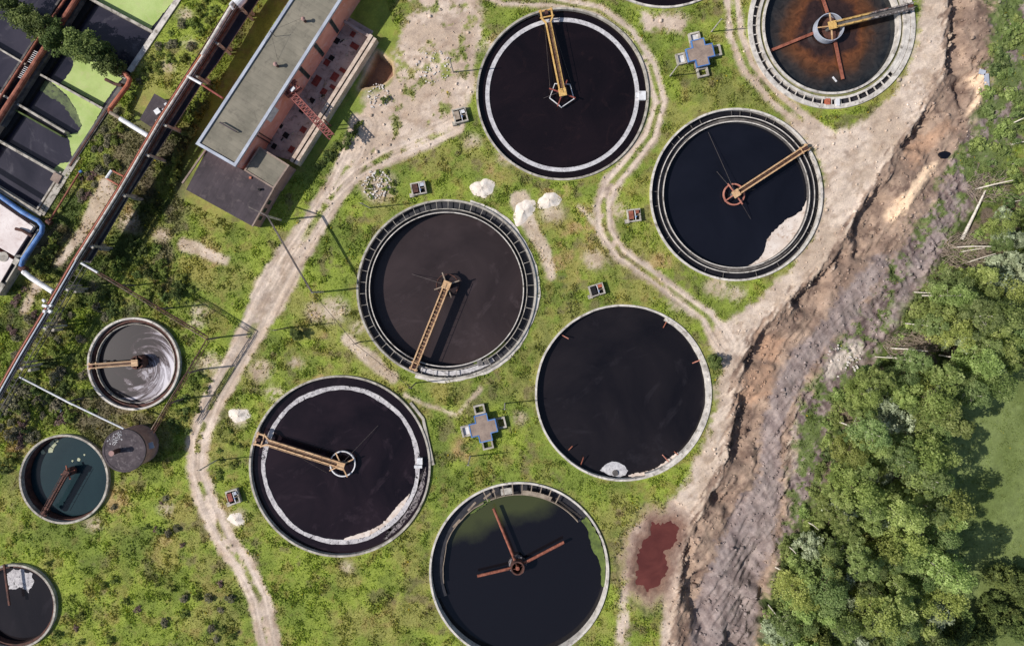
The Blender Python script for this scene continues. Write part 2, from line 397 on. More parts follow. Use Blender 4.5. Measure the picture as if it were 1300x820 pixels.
SAND = [
    [(518, -60), (605, -60), (608, 10), (614, 45), (600, 80), (604, 112), (585, 150), (560, 172), (520, 182), (480, 196), (455, 205), (440, 190), (452, 160), (465, 130), (488, 112), (500, 100), (497, 70), (510, 40), (520, 15)],
    [(1196, -60), (1200, 20), (1198, 60), (1196, 92), (1180, 122), (1160, 150), (1135, 185), (1118, 215), (1092, 250), (1072, 290), (1052, 325), (1010, 365), (975, 398), (952, 430), (938, 462), (928, 500), (926, 540), (918, 575), (900, 615), (880, 650), (862, 676), (838, 668), (850, 640), (868, 612), (890, 570), (902, 535), (910, 500), (914, 470), (900, 430), (905, 412), (935, 402), (960, 380), (1000, 345), (1025, 310), (1040, 275), (1046, 235), (1040, 205), (1020, 180), (1000, 160), (1010, 145), (1060, 165), (1105, 150), (1135, 118), (1155, 80), (1166, 40), (1170, 0), (1172, -60)],
    [(815, 15), (850, 18), (872, 28), (866, 42), (838, 38), (818, 36)],
    [(800, 668), (830, 655), (842, 680), (812, 705), (800, 735), (796, 820), (780, 830), (788, 760)],
]
SPOTS = [(1085, 440, 10), (1060, 465, 12), (612, 239, 10), (470, 125, 10), (402, 395, 12), (424, 394, 18), (375, 460, 8), (268, 460, 14), (250, 395, 9), (250, 410, 8), (330, 470, 14), (305, 530, 12), (300, 659, 12), (330, 615, 7), (420, 690, 7),
         (165, 283, 14), (205, 298, 10), (480, 237, 22), (785, 268, 10), (755, 330, 14), (912, 365, 14), (935, 372, 12), (862, 24, 10), (700, 270, 14), (660, 530, 6), (860, 385, 10), (240, 55, 8), (235, 20, 9), (215, 85, 6),
         (545, 165, 12), (330, 385, 12), (350, 500, 10), (375, 545, 8), (345, 560, 9), (455, 415, 8), (440, 720, 6), (210, 645, 7), (600, 180, 9), (622, 55, 10), (640, 200, 8), (455, 60, 5), (475, 80, 16), (960, 395, 8), (120, 665, 8)]
DRYS = [(740, 300, 40), (720, 340, 30), (800, 400, 25), (660, 160, 20), (500, 500, 22), (560, 500, 14), (590, 570, 18), (840, 340, 22), (150, 255, 24), (250, 330, 30), (395, 470, 25), (640, 60, 20), (60, 480, 20), (20, 560, 25), (145, 640, 25), (230, 640, 22), (215, 700, 25), (290, 640, 12), (120, 230, 14), (800, 380, 20), (630, 225, 18), (705, 240, 18), (15, 640, 20), (470, 520, 10), (410, 420, 12)]
MUD = [(1196, -60), (1202, 30), (1196, 95), (1162, 152), (1136, 188), (1120, 218), (1094, 252), (1072, 292), (1054, 328), (1012, 368), (978, 400), (952, 432), (938, 464), (930, 500), (928, 540), (920, 575), (902, 618), (884, 655), (868, 685), (862, 730), (850, 840), (975, 840), (985, 730), (1000, 680), (1004, 620), (1002, 560), (1012, 520), (1040, 490), (1062, 455), (1120, 440), (1150, 405), (1172, 375), (1190, 330), (1218, 290), (1225, 240), (1215, 200), (1235, 165), (1252, 110), (1262, 60), (1300, 20), (1310, -60)]
ROUGH = [(1252, -60), (1262, 50), (1250, 110), (1232, 165), (1205, 200), (1195, 240), (1172, 270), (1140, 320), (1115, 365), (1085, 400), (1055, 440), (1035, 470), (1012, 510), (1004, 560), (1002, 640), (985, 730), (970, 840), (1100, 840), (1080, 560), (1120, 500), (1150, 440), (1190, 400), (1240, 330), (1262, 250), (1300, 160), (1310, -60)]
GREY = [([(1120, 330, 16), (1090, 370, 34), (1060, 410, 32), (1025, 450, 32), (1000, 490, 30), (982, 540, 26), (978, 580, 26), (975, 620, 36), (955, 670, 60), (935, 730, 76), (920, 830, 90)], 0),
        ([(1215, 255, 8), (1190, 300, 14), (1165, 340, 18), (1145, 380, 16), (1135, 410, 12)], 0)]
PALE = [[(1202, 178), (1195, 200), (1172, 215), (1140, 255), (1125, 272), (1134, 282), (1150, 268), (1168, 240), (1186, 215), (1198, 196)], [(1234, 98), (1246, 88), (1254, 94), (1254, 112), (1244, 116), (1246, 130), (1228, 146), (1236, 130), (1240, 112)]]
BROWN = [[(960, 420), (1000, 430), (990, 460), (960, 450), (958, 435)], [(950, 470), (985, 460), (980, 500), (958, 520), (938, 510)], [(1150, 190), (1190, 160), (1200, 150), (1215, 160), (1190, 185), (1160, 215)]]
PUDDLE = [(828, 662), (838, 666), (852, 662), (862, 668), (857, 688), (846, 704), (850, 722), (838, 744), (822, 752), (808, 742), (806, 712), (815, 685), (824, 680)]
PIT = [(456, 112), (478, 66), (497, 80), (498, 96), (486, 106)]
BASIN_HOLE = [(-260, -120), (305, -120), (229, -2), (170, 85), (137, 146), (92, 206), (84, 218), (50, 272), (18, 250), (-30, 222), (-260, 100)]
FOREST = [(1292, 100), (1262, 185), (1240, 250), (1215, 300), (1188, 345), (1150, 380), (1138, 415), (1120, 448), (1075, 480), (1052, 520), (1048, 580), (1030, 640), (1000, 690), (975, 740), (962, 860), (1150, 860), (1165, 740), (1172, 640), (1160, 580), (1180, 510), (1230, 470), (1300, 440), (1420, 430), (1440, 100)]
MEADOW = [(1165, 500), (1230, 475), (1500, 440), (1500, 860), (1150, 860), (1165, 740), (1178, 640)]

def fields(X, Y):
    """colour (albedo), height, grass density and wildness at plan position, in photo pixels"""
    px = 650 + X * S; py = 365 - Y * S
    n30 = fbm(X, Y, 14, 11); n8 = fbm(X, Y, 4.5, 23); n2 = fbm(X, Y, 1.3, 37, 4, 0.6); nh = fbm(X, Y, 0.6, 53, 3, 0.6)
    w1 = (n2 - 0.5) * 12 + (nh - 0.5) * 9 + (n8 - .5) * 8
    def c(r, g, b): return np.array(lin(r, g, b))
    def mix(a, b, t): return a * (1 - t[..., None]) + b * t[..., None]
    one = np.ones(X.shape + (3,))
    lime, mid, dark, olive = c(148, 160, 70), c(126, 140, 64), c(88, 100, 54), c(154, 148, 86)
    t = ss(0.38, 0.62, n30 * 0.45 + n8 * 0.55)
    col = mix(one * mid, one * lime, t)
    col = mix(col, one * olive, ss(0.46, 0.66, fbm(X, Y, 6, 71, 5, .6)) * 0.75)
    col = mix(col, one * c(150, 122, 84), ss(0.56, 0.70, fbm(X, Y, 2.4, 75, 5, .65)) * 0.4)
    col = mix(col, one * c(120, 102, 84), ss(0.60, 0.72, fbm(X, Y, 3.1, 79, 5, .65)) * 0.6)
    col = mix(col, one * c(98, 112, 52), ss(0.54, 0.66, fbm(X, Y, 1.5, 77, 4, .6)) * 0.15)
    leftdark = ss(280, 210, px) * ss(150, 230, py + px * .3) * ss(620, 520, py)
    col = mix(col, one * dark, np.clip(ss(0.50, 0.68, fbm(X, Y, 5, 91, 5, .6)) * (0.38 + 0.40 * leftdark) + leftdark * ss(0.42, 0.62, n8) * 0.3, 0, 1))
    col = mix(col, one * c(110, 96, 84), leftdark * ss(0.55, 0.68, fbm(X, Y, 7, 131, 5)) * 0.75)
    dens = np.ones(X.shape); z = (n8 - 0.5) * 0.25 + (n30 - .5) * 0.3
    z = z * 0.6
    # dry patches
    d = np.zeros(X.shape)
    for a, b, r in DRYS:
        q = np.sqrt((px - a) ** 2 + (py - b) ** 2) - r + w1
        d = np.maximum(d, ss(r * 0.4, -r * 0.4, q))
    dmod = ss(0.38, 0.6, fbm(X, Y, 2.2, 151, 4, .6))
    col = mix(col, mix(one * c(158, 150, 84), one * c(178, 150, 108), ss(.45, .65, n8)), d * dmod * 0.85)
    # bare ground
    sandc = mix(one * c(194, 172, 152), one * c(216, 196, 178), ss(0.35, 0.65, n8))
    sandc = mix(sandc, one * c(172, 148, 128), ss(0.52, 0.72, n2) * 0.7)
    bare = np.zeros(X.shape)
    for a, b, r in SPOTS:
        q = np.sqrt((px - a) ** 2 + ((py - b) * 1.15) ** 2) - r + w1 * 1.3
        bare = np.maximum(bare, ss(8, -6, q) * 0.85 * ss(.30, .52, nh * .5 + n2 * .5))
    ntr = fbm(X, Y, 2.6, 171, 4, .6)
    track = np.zeros(X.shape); lanes = np.full(X.shape, .5)
    for ri, (pts, ruts) in enumerate(ROADS):
        q, off, hw = sd_line(px, py, pts)
        e = ss(3.0, -3.0, q - (3.0 if ri == 0 else 0) + w1 * (0.5 if ri == 0 else .38))
        if ruts:
            wide = ss(26, 34, hw * 2)
            mid_ = ss(hw * 0.40, hw * 0.14, off) * (1 - wide)
            grassmid = mid_ * ss(0.44 if ri == 0 else 0.28, 0.56 if ri == 0 else .44, ntr)
            e2 = e * (1 - 0.9 * grassmid)
            rut = np.exp(-((off - hw * 0.55) / 2.6) ** 2)
            track = np.maximum(track, rut * e * (ri != 3))
            lane = vnoise(off * 0.42 + 3.1, px * .012 + py * .012, 77 + ri); lanes = np.where((e > .02) & (ri != 3), lane, lanes)
            bare = np.maximum(bare, e2)
            z = z * (1 - e)
        else:
            bare = np.maximum(bare, e * 0.9)
    sand2 = np.zeros(X.shape)
    for poly in SAND:
        sand2 = np.maximum(sand2, ss(6, -5, sd_poly(px, py, poly) + w1 * 1.1))
    # weeds poking through the sandy yard
    weeds = ss(0.60, 0.68, fbm(X, Y, 3.0, 191, 5, .62)) * ss(420, 470, px) * ss(660, 600, px)
    bare = np.maximum(bare, sand2 * (1 - 0.85 * weeds))
    z = z * (1 - sand2)
    streak = fbm(px * 0.55 + py * 0.83, (px * 0.83 - py * 0.55) * 0.16, 3.2, 211, 4, .6)
    sc = mix(sandc, one * c(184, 164, 146), ss(0.5, 0.7, streak) * 0.6)
    sc = mix(sc, one * c(218, 200, 184), track * 0.4)
    sc = sc * (0.84 + 0.30 * ss(.25, .7, lanes))[..., None]
    dampc = one * c(150, 128, 114)
    damp = np.zeros(X.shape)
    for a, b, r in [(338, 378, 9), (575, 30, 12), (592, 65, 10), (296, 690, 8), (770, 240, 8), (765, 258, 7), (935, 455, 8), (1075, 195, 6), (945, 420, 6), (392, 268, 6)]:
        damp = np.maximum(damp, ss(r, -r * .6, np.sqrt((px - a) ** 2 + (py - b) ** 2) - r * .4 + w1))
    sc = mix(sc, dampc, damp * 0.8)
    sm0 = sd_poly(px, py, MUD)
    fringe = ss(20, 10, sm0 + w1 * .4) * ss(1300, 1200, px)
    bare = np.maximum(bare, fringe)
    col = mix(col, sc, bare)
    dens = dens * (1 - bare)
    # mud cut on the right
    wm = (fbm(X, Y, 1.6, 231, 4, .6) - .5) * 26
    # spill ridges running down from the road
    ridge = fbm((px + py * 0.6) * 0.22, (px - py * 0.9) * 0.04, 1.0, 251, 4, .6)
    sm = sd_poly(px, py, MUD) + (ridge - .5) * 40
    mud = ss(4, -4, sm)
    mudc = mix(one * c(138, 116, 102), one * c(166, 142, 124), ss(0.35, 0.65, fbm(X, Y, 3.5, 271, 5, .6)))
    mudc = mix(mudc, one * c(108, 88, 78), ss(0.54, 0.7, fbm(X, Y, 1.8, 291, 5, .65)) * 0.8)
    mudc = mix(mudc, one * c(188, 162, 142), ss(0.62, 0.72, fbm(X, Y, 1.5, 311, 4, .6)) * 0.5)
    st = fbm((px * 0.5 + py * 0.86) * 0.06, (px * 0.86 - py * 0.5) * 0.35, 1.0, 331, 4, .6)
    rut2 = fbm((px * 0.80 + py * 0.60) * 0.30, (px * -0.60 + py * 0.80) * 0.022, 1.0, 337, 4, .6)
    mudc = mudc * (0.72 + 0.28 * st + 0.28 * rut2)[..., None]
    col = mix(col, mudc, mud); dens = dens * (1 - mud)
    for poly in BROWN:
        q = ss(5, -5, sd_poly(px, py, poly) + w1); col = mix(col, one * c(176, 142, 118), q * 0.8)
    ro = ss(8, -8, sd_poly(px, py, ROUGH) + w1 * 2.0)
    roc = mix(one * c(106, 90, 88), one * c(154, 138, 132), ss(.38, .62, st * 0.65 + nh * 0.35))
    gp = ss(0.50, 0.60, fbm(X, Y, 1.5, 351, 5, .7) + 0.16 * ss(1200, 1270, px) * ss(420, 240, py) + 0.10 * ss(430, 560, py) * ss(1000, 1030, px))
    roc = mix(roc, mix(one * c(86, 102, 54), one * c(118, 134, 74), n2), gp * .9)
    col = mix(col, roc, ro)
    dens = np.where(ro > .3, np.maximum(dens * (1 - ro), ro * gp * 0.8 + 0.0), dens)
    for pts, _ in GREY:
        q, off, hw = sd_line(px, py, pts)
        e = ss(4, -5, q + w1 * 1.3)
        g = mix(one * c(126, 112, 110), one * c(160, 146, 142), ss(.35, .65, st * .5 + n2 * .5))
        col = mix(col, g, e * 0.85); dens = dens * (1 - e)
    for poly in PALE:
        q = ss(3, -3, sd_poly(px, py, poly) + w1 * 0.6); col = mix(col, one * c(226, 196, 166), q); dens = dens * (1 - q); z = z + q * 0.35
    for a, b, r in [(1085, 442, 9), (1060, 462, 11), (1072, 452, 8), (1053, 474, 8)]:
        q = ss(4, -4, np.sqrt((px - a) ** 2 + (py - b) ** 2) - r + w1); col = mix(col, one * c(206, 192, 180), q * .9); dens = dens * (1 - q)
    gm_ = ss(34, 6, sd_poly(px, py, PUDDLE) + w1 * 1.2) * (1 - mud); col = mix(col, one * c(170, 144, 128), gm_ * .9); dens = dens * (1 - gm_)
    # heights in the cut
    mdeep = ss(2, -6, sm)
    LE = [(x, y, 0) for x, y in MUD[:24]]
    dL, _, _ = sd_line(px, py, LE)
    dL = dL + (ridge - .5) * 26
    prof = ss(2, 9, dL) * (0.26 + 0.74 * ss(62, 16, dL)) * ss(0, -26, sm - 0 * dL - ss(40, 10, dL) * 26)
    dropn = 0.25 + 1.5 * ss(.40, .62, fbm(X, Y, 6, 391, 3))
    z = z - 1.2 * mud * prof * dropn + mud * (rut2 - .5) * 0.45 + mud * ((fbm(X, Y, 4.2, 371, 3, .5) - .5) * .8 + (n2 - .5) * 0.25 + (nh - .5) * .15 + (st - .5) * .25)
    berm = np.exp(-((sm + 2) / 7.0) ** 2) * ss(1250, 1180, px)
    z = z + berm * 0.45 * ss(.35, .65, ridge) * ss(-40, 20, py)
    z = z + ro * ((n2 - .5) * .4 + (n8 - .5) * 0.5 + (st - .5) * .3)
    # puddle
    pu = sd_poly(px, py, PUDDLE) + w1 * 0.9
    damp2 = ss(16, 2, pu); col = mix(col, one * c(116, 84, 72), damp2 * 0.75 * ss(.25, .5, n2 + .1)); dens = dens * (1 - ss(10, 2, pu))
    z = np.where(pu < 24, z * ss(0, 24, pu) - 0.25 - 0.35 * ss(6, -8, pu), z)
    # forest floor and meadow
    fo = ss(8, -8, sd_poly(px, py, FOREST) + w1 * 1.5) * ss(190, 250, py)
    col = mix(col, mix(mix(one * c(64, 74, 40), one * c(104, 116, 58), ss(.4, .6, n2)), one * c(122, 104, 94), ss(.5, .62, fbm(X, Y, 2.2, 501, 4, .6)) * .8), fo); dens = dens * (1 - fo * 0.5)
    me = ss(8, -8, sd_poly(px, py, MEADOW) + w1)
    mc = mix(one * c(106, 118, 66), one * c(130, 142, 88), ss(.3, .7, n8 * .6 + n30 * .4))
    col = mix(col, mc, me); dens = dens * (1 - me) + me * 0.8
    # pit beside the annex
    pit = ss(1, -1.5, sd_poly(px, py, PIT)); z = z - 2.6 * pit
    pr = ss(7, 1, np.abs(sd_poly(px, py, PIT))); col = mix(col, one * c(206, 166, 146), pr * 0.6 * (1 - pit)); col = mix(col, one * c(146, 112, 94), pit); dens = dens * (1 - ss(8, 0, sd_poly(px, py, PIT)))
    rack_shade = ss(6, -10, sd_poly(px, py, [(345, -60), (300, 30), (262, 96), (225, 165), (196, 215), (176, 260), (128, 335), (150, 345), (200, 290), (232, 240), (262, 190), (375, -20), (390, -60)]) + w1)
    col = col * (1 - .42 * rack_shade[..., None])  # rack's shadow band towards the building painted into the ground colour
    # kept calm beside the tanks
    for cx, cy, r in TANKS.values():
        q = np.sqrt((px - cx) ** 2 + (py - cy) ** 2) - r
        k = ss(0, 14, q); z = np.where(q < 14, z * k, z)
        gr = ss(14, 4, q) * (q > 0)
    col = col * (0.86 + 0.28 * nh[..., None])
    return col, z, np.clip(dens, 0, 1), leftdark, me, mud

# ---------------------------------------------------------------- ground sheet
def axis(a, b, step, far):
    core = np.arange(a, b + 1e-6, step)
    o = []; s_ = step * 2; p = b
    while p < far:
        p += s_; s_ *= 1.35; o.append(p)
    l = []; s_ = step * 2; p = a
    while p > -far:
        p -= s_; s_ *= 1.35; l.append(p)
    return np.concatenate([np.array(l[::-1]), core, np.array(o)])
ax = axis(-97, 97, 0.25, 1500); ay = axis(-69, 57, 0.25, 1500)
GX, GY = np.meshgrid(ax, ay)
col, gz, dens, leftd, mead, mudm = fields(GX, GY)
outer = (np.abs(GX) > 110) | (np.abs(GY) > 80)
gz = np.where(outer, 0, gz)
ny, nx = GX.shape
for cx, cy, r in TANKS.values():
    wx, wy = (cx - 650) / S, (365 - cy) / S; rr_ = r / S - 0.17
    dxx, dyy = GX - wx, GY - wy; dd = np.sqrt(dxx ** 2 + dyy ** 2)
    near = np.abs(dd - rr_) < 0.181
    GX[near] = (wx + dxx / dd * rr_)[near]; GY[near] = (wy + dyy / dd * rr_)[near]
idx = np.arange(nx * ny).reshape(ny, nx)
Q = np.stack([idx[:-1, :-1], idx[:-1, 1:], idx[1:, 1:], idx[1:, :-1]], -1).reshape(-1, 4)
fx = (GX[:-1, :-1] + GX[1:, 1:] + GX[1:, :-1] + GX[:-1, 1:]).ravel() / 4; fy = (GY[:-1, :-1] + GY[1:, 1:] + GY[1:, :-1] + GY[:-1, 1:]).ravel() / 4
fpx = 650 + fx * S; fpy = 365 - fy * S
keep = np.ones(len(Q), bool)
for cx, cy, r in TANKS.values():
    keep &= ((fpx - cx) ** 2 + (fpy - cy) ** 2) > (r - 0.17 * S - 0.25) ** 2
keep &= sd_poly(fpx, fpy, BASIN_HOLE) > 0
V = np.stack([GX.ravel(), GY.ravel(), gz.ravel()], -1)
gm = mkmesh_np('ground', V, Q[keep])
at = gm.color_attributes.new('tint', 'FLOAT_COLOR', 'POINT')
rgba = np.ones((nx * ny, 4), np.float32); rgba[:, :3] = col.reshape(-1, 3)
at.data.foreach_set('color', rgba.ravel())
m, nt, b = new_mat('ground_surface')
a_ = nt.nodes.new('ShaderNodeAttribute'); a_.attribute_name = 'tint'
n1 = noise_node(nt, 3.5, 8, 0.75, 0.4); n2_ = noise_node(nt, 0.7, 6, 0.65)
r1 = ramp(nt, n1.outputs['Fac'], [(0.3, (0.74, 0.74, 0.74)), (0.5, (1, 1, 1)), (0.7, (1.2, 1.19, 1.17))])
r2 = ramp(nt, n2_.outputs['Fac'], [(0.35, (0.86, 0.86, 0.88)), (0.65, (1.1, 1.1, 1.08))])
cc = mixc(nt, 1.0, a_.outputs['Color'], r1.outputs['Color'], 'MULTIPLY')
cc = mixc(nt, 1.0, cc, r2.outputs['Color'], 'MULTIPLY')
nt.links.new(cc, b.inputs['Base Color']); b.inputs['Roughness'].default_value = 0.95; b.inputs['Specular IOR Level'].default_value = 0.1
bump(nt, b, n1.outputs['Fac'], 0.6, 0.12)
go = link('ground', gm, m, smooth=True); tag(go, kind='structure')

# ---------------------------------------------------------------- foliage material
def leaf_mat(name, c1, c2, c3, attr='tint', trans=0.25, objrand=0.25):
    m, nt, b = new_mat(name)
    a = nt.nodes.new('ShaderNodeAttribute'); a.attribute_name = attr
    r = ramp(nt, a.outputs['Fac'], [(0.0, c1), (0.5, c2), (1.0, c3)])
    oi = nt.nodes.new('ShaderNodeObjectInfo')
    hs = nt.nodes.new('ShaderNodeHueSaturation')
    mp = nt.nodes.new('ShaderNodeMapRange'); mp.inputs[3].default_value = 1 - objrand; mp.inputs[4].default_value = 1 + objrand
    nt.links.new(oi.outputs['Random'], mp.inputs[0]); nt.links.new(mp.outputs[0], hs.inputs['Value'])
    mp2 = nt.nodes.new('ShaderNodeMapRange'); mp2.inputs[3].default_value = 0.478; mp2.inputs[4].default_value = 0.508
    mu = nt.nodes.new('ShaderNodeMath'); mu.operation = 'FRACT'
    m3 = nt.nodes.new('ShaderNodeMath'); m3.operation = 'MULTIPLY'; m3.inputs[1].default_value = 7.3
    nt.links.new(oi.outputs['Random'], m3.inputs[0]); nt.links.new(m3.outputs[0], mu.inputs[0]); nt.links.new(mu.outputs[0], mp2.inputs[0])
    nt.links.new(mp2.outputs[0], hs.inputs['Hue'])
    nt.links.new(r.outputs['Color'], hs.inputs['Color'])
    nt.links.new(hs.outputs['Color'], b.inputs['Base Color'])
    b.inputs['Roughness'].default_value = 0.7; b.inputs['Specular IOR Level'].default_value = 0.25
    tr = nt.nodes.new('ShaderNodeBsdfTranslucent'); nt.links.new(hs.outputs['Color'], tr.inputs['Color'])
    ms = nt.nodes.new('ShaderNodeMixShader'); ms.inputs[0].default_value = trans
    nt.links.new(b.outputs[0], ms.inputs[1]); nt.links.new(tr.outputs[0], ms.inputs[2])
    nt.links.new(ms.outputs[0], nt.nodes['Material Output'].inputs[0])
    return m
LEAF = {
    'forest_b': leaf_mat('leaf_forest_dark', lin(92, 112, 64), lin(132, 152, 92), lin(176, 190, 130), trans=.48, objrand=.3),
    'forest_y': leaf_mat('leaf_forest_yellow', lin(118, 134, 70), lin(162, 176, 96), lin(200, 210, 132), trans=.48, objrand=.22),
    'forest': leaf_mat('leaf_forest', lin(110, 128, 70), lin(154, 172, 98), lin(196, 208, 138), trans=.48, objrand=.3),
    'willow': leaf_mat('leaf_willow', lin(124, 134, 104), lin(164, 174, 138), lin(198, 206, 172), trans=.35),
    'dark': leaf_mat('leaf_dark', lin(66, 80, 42), lin(98, 114, 58), lin(132, 146, 82)),
    'shrub': leaf_mat('leaf_shrub', lin(90, 104, 48), lin(124, 138, 62), lin(158, 170, 88)),
    'greyshrub': leaf_mat('leaf_greyshrub', lin(96, 96, 70), lin(130, 126, 98), lin(162, 154, 126)),
    'pinkshrub': leaf_mat('leaf_dry_stalks', lin(96, 78, 70), lin(132, 108, 98), lin(164, 138, 128)),
}

def leaf_cards(cent, nrm, size, rs):
    """quads at cent facing nrm (noisy), returns V,Q"""
    n = len(cent)
    nr = nrm + rs.normal(0, 0.55, (n, 3)); nr /= np.linalg.norm(nr, axis=1)[:, None]
    u = np.cross(nr, rs.normal(0, 1, (n, 3))); u /= np.linalg.norm(u, axis=1)[:, None]
    v = np.cross(nr, u)
    s1 = (size * rs.uniform(0.6, 1.3, n))[:, None]; s2 = s1 * rs.uniform(0.45, 0.8, n)[:, None]
    a = cent - u * s1; b_ = cent - v * s2; c_ = cent + u * s1; d_ = cent + v * s2
    V = np.stack([a, b_, c_, d_], 1).reshape(-1, 3)
    return V, np.arange(n * 4).reshape(n, 4)
def crown_mesh(name, seed, hgt, z0, rad, nclump, nleaf, size, shape='round', m=None):
    rs = np.random.RandomState(seed)
    cents = []; tint = []; nrm = []
    mid = (hgt + z0) / 2; hz = (hgt - z0) / 2
    lob = rs.uniform(0, 6.28, 3)
    for k in range(nclump):
        u = rs.uniform(-1, 1); th = rs.uniform(0, 2 * math.pi)
        if shape == 'cone': prof = max(0.12, (1 - (u + 1) / 2) ** 0.7)
        else: prof = math.sqrt(max(0.0, 1 - abs(u) ** 2.2)) * (1.0 if u < 0 else 0.95)
        rr = rad * prof * (0.62 + 0.45 * rs.rand()) * (1 + 0.22 * math.sin(2 * th + lob[0]) + 0.16 * math.sin(3 * th + lob[1]))
        if rs.rand() < 0.25: rr *= rs.rand()
        c0 = np.array([math.cos(th) * rr, math.sin(th) * rr, mid + u * hz])
        cr = rad * rs.uniform(0.2, 0.42)
        nl = int(nleaf * rs.uniform(0.6, 1.4))
        p = rs.normal(0, 1, (nl, 3)); p /= np.linalg.norm(p, axis=1)[:, None]
        p[:, 2] = np.abs(p[:, 2]) * 0.9 - 0.15
        q = c0 + p * cr * rs.uniform(0.6, 1.05, (nl, 1)) * np.array([1, 1, 0.75])
        cents.append(q); nrm.append(p * 0.6 + np.array([0, 0, 0.7]))
        tint.append(np.full(nl, rs.uniform(0.15, 0.85)) + rs.normal(0, 0.13, nl))
    cents = np.concatenate(cents); nrm = np.concatenate(nrm); tint = np.concatenate(tint)
    V, Qd = leaf_cards(cents, nrm, size, rs)
    me = mkmesh_np(name, V, Qd)
    at = me.attributes.new('tint', 'FLOAT', 'POINT')
    at.data.foreach_set('value', np.repeat(np.clip(tint, 0, 1), 4).astype(np.float32))
    if m: me.materials.append(m)
    return me
def trunk_mesh(name, seed, hgt, r, nb=6, m=None, z0=0.35):
    rs = random.Random(seed); mb = MB()
    bend = rs.uniform(-0.4, 0.4); bend2 = rs.uniform(-0.4, 0.4)
    def at(t): return (bend * t * t, bend2 * t * t, hgt * t - 0.4 * (1 - t))
    mb.tube([at(i / 6) for i in range(7)], r, 8, r * 0.25)
    for k in range(nb):
        t = rs.uniform(z0, 0.9); a = rs.uniform(0, 6.28); L = hgt * 0.2 * (1.1 - t) + 0.5
        p = at(t); q = (p[0] + math.cos(a) * L, p[1] + math.sin(a) * L, p[2] + L * 0.7)
        mb.tube([p, q], r * 0.35 * (1.1 - t), 5, r * 0.08)
    me = mkmesh(name, mb.V, mb.F); me.materials.append(m); return me

# tree kinds (shared mesh data, every tree its own object)
KINDS = []
for i in range(6):
    hgt = 11.0 + i * 0.8
    KINDS.append((crown_mesh('crown', 100 + i, hgt, hgt * (0.2 if i < 4 else .36), 1.9 + 0.35 * (i % 3), 80, 62, (0.16, 0.13, 0.15, 0.19, 0.14, 0.16)[i], 'round', LEAF[('forest', 'forest_b', 'forest_y', 'forest', 'forest_b', 'forest')[i]]),
                  trunk_mesh('trunk', 200 + i, hgt * 0.93, 0.15, 8, M['bark'] if i < 4 else M['bark_birch'])))
WKIND = [(crown_mesh('crown', 130 + i, 7.5, 2.0, 2.2, 50, 50, 0.2, 'round', LEAF['willow']), trunk_mesh('trunk', 230 + i, 6.8, 0.14, 7, M['bark'])) for i in range(2)]
DKIND = [(crown_mesh('crown', 150 + i, 4.6, 0.6, 2.0, 60, 60, 0.16, 'round', LEAF['dark']), trunk_mesh('trunk', 250 + i, 3.8, 0.16, 6, M['bark'])) for i in range(3)]
def place_tree(kinds, k, X, Y, sc, rz, label, cat='tree', group=None, name='tree', z=None):
    z = z if z is not None else -0.1
    e = empty(name, (X, Y, z), label, cat, group, rz); e.scale = (sc, sc, sc)
    c_, t_ = kinds[k % len(kinds)]
    for nm, me in (('crown', c_), ('trunk', t_)):
        o = bpy.data.objects.new(nm, me); C.objects.link(o); o.parent = e
    return e
def inpoly(x, y, poly): return sd_poly(np.array([x]), np.array([y]), poly)[0]
def zat(X, Y):
    i = int(np.clip(np.searchsorted(ax, X), 0, nx - 1)); j = int(np.clip(np.searchsorted(ay, Y), 0, ny - 1)); return float(gz[j, i])
def dat(X, Y):
    i = int(np.clip(np.searchsorted(ax, X), 0, nx - 1)); j = int(np.clip(np.searchsorted(ay, Y), 0, ny - 1)); return float(dens[j, i])

rt = random.Random(5); pts = []
cand = 0
while cand < 9000 and len(pts) < 285:
    cand += 1
    px, py = rt.uniform(955, 1345), rt.uniform(90, 850)
    d = inpoly(px, py, FOREST)
    if d > -2: continue
    if any(math.hypot(px - a, py - b_) < q for a, b_, q in ((1150, 438, 26), (1222, 322, 30), (1250, 240, 26), (1020, 668, 14))): continue
    if px > 1310 or py > 838: continue
    if any((px - a) ** 2 + (py - b_) ** 2 < (15.5 + 4 * ((int(a) * 7) % 3 - 1)) ** 2 for a, b_, _ in pts): continue
    pts.append((px, py, d))
for i, (px, py, d) in enumerate(pts):
    X, Y, _ = P(px, py)
    young = py < 250
    sc = rt.uniform(0.78, 1.12) * (0.34 if young else 1.0) * (0.62 if py < 330 else 1.0)
    if rt.random() < 0.16 and not young:
        place_tree(WKIND, i, X, Y, sc * 1.15, rt.uniform(0, 6.28), 'grey-green willowy tree with pale leaves among the greener trees of the wood', group='pale willowy trees in the wood', name='willow_tree')
    elif young:
        place_tree(KINDS, rt.randrange(6), X, Y, sc, rt.uniform(0, 6.28), 'low young birch sapling at the thin upper end of the wood', group='saplings at the upper end of the wood', name='birch_sapling')
    elif d > -14:
        place_tree(KINDS, rt.randrange(6), X, Y, sc, rt.uniform(0, 6.28), 'birch on the edge of the wood with its pale trunk showing beside the dug earth', group='edge birches of the wood', name='birch_tree')
    else:
        place_tree(KINDS, rt.randrange(6), X, Y, sc * rt.uniform(.7, 1.2), rt.uniform(0, 6.28), 'leafy birch with a full green crown inside the dense wood', group='birches inside the wood', name='birch_tree')
# low bushes at the bottom right corner, below the meadow
for i in range(16):
    px, py = rt.uniform(1190, 1300), rt.uniform(725, 815)
    X, Y, _ = P(px, py)
    place_tree(DKIND, i, X, Y, rt.uniform(0.8, 1.3), rt.uniform(0, 6.28), 'round green bush at the lower edge of the mown meadow', 'bush', 'bushes below the meadow', 'bush')
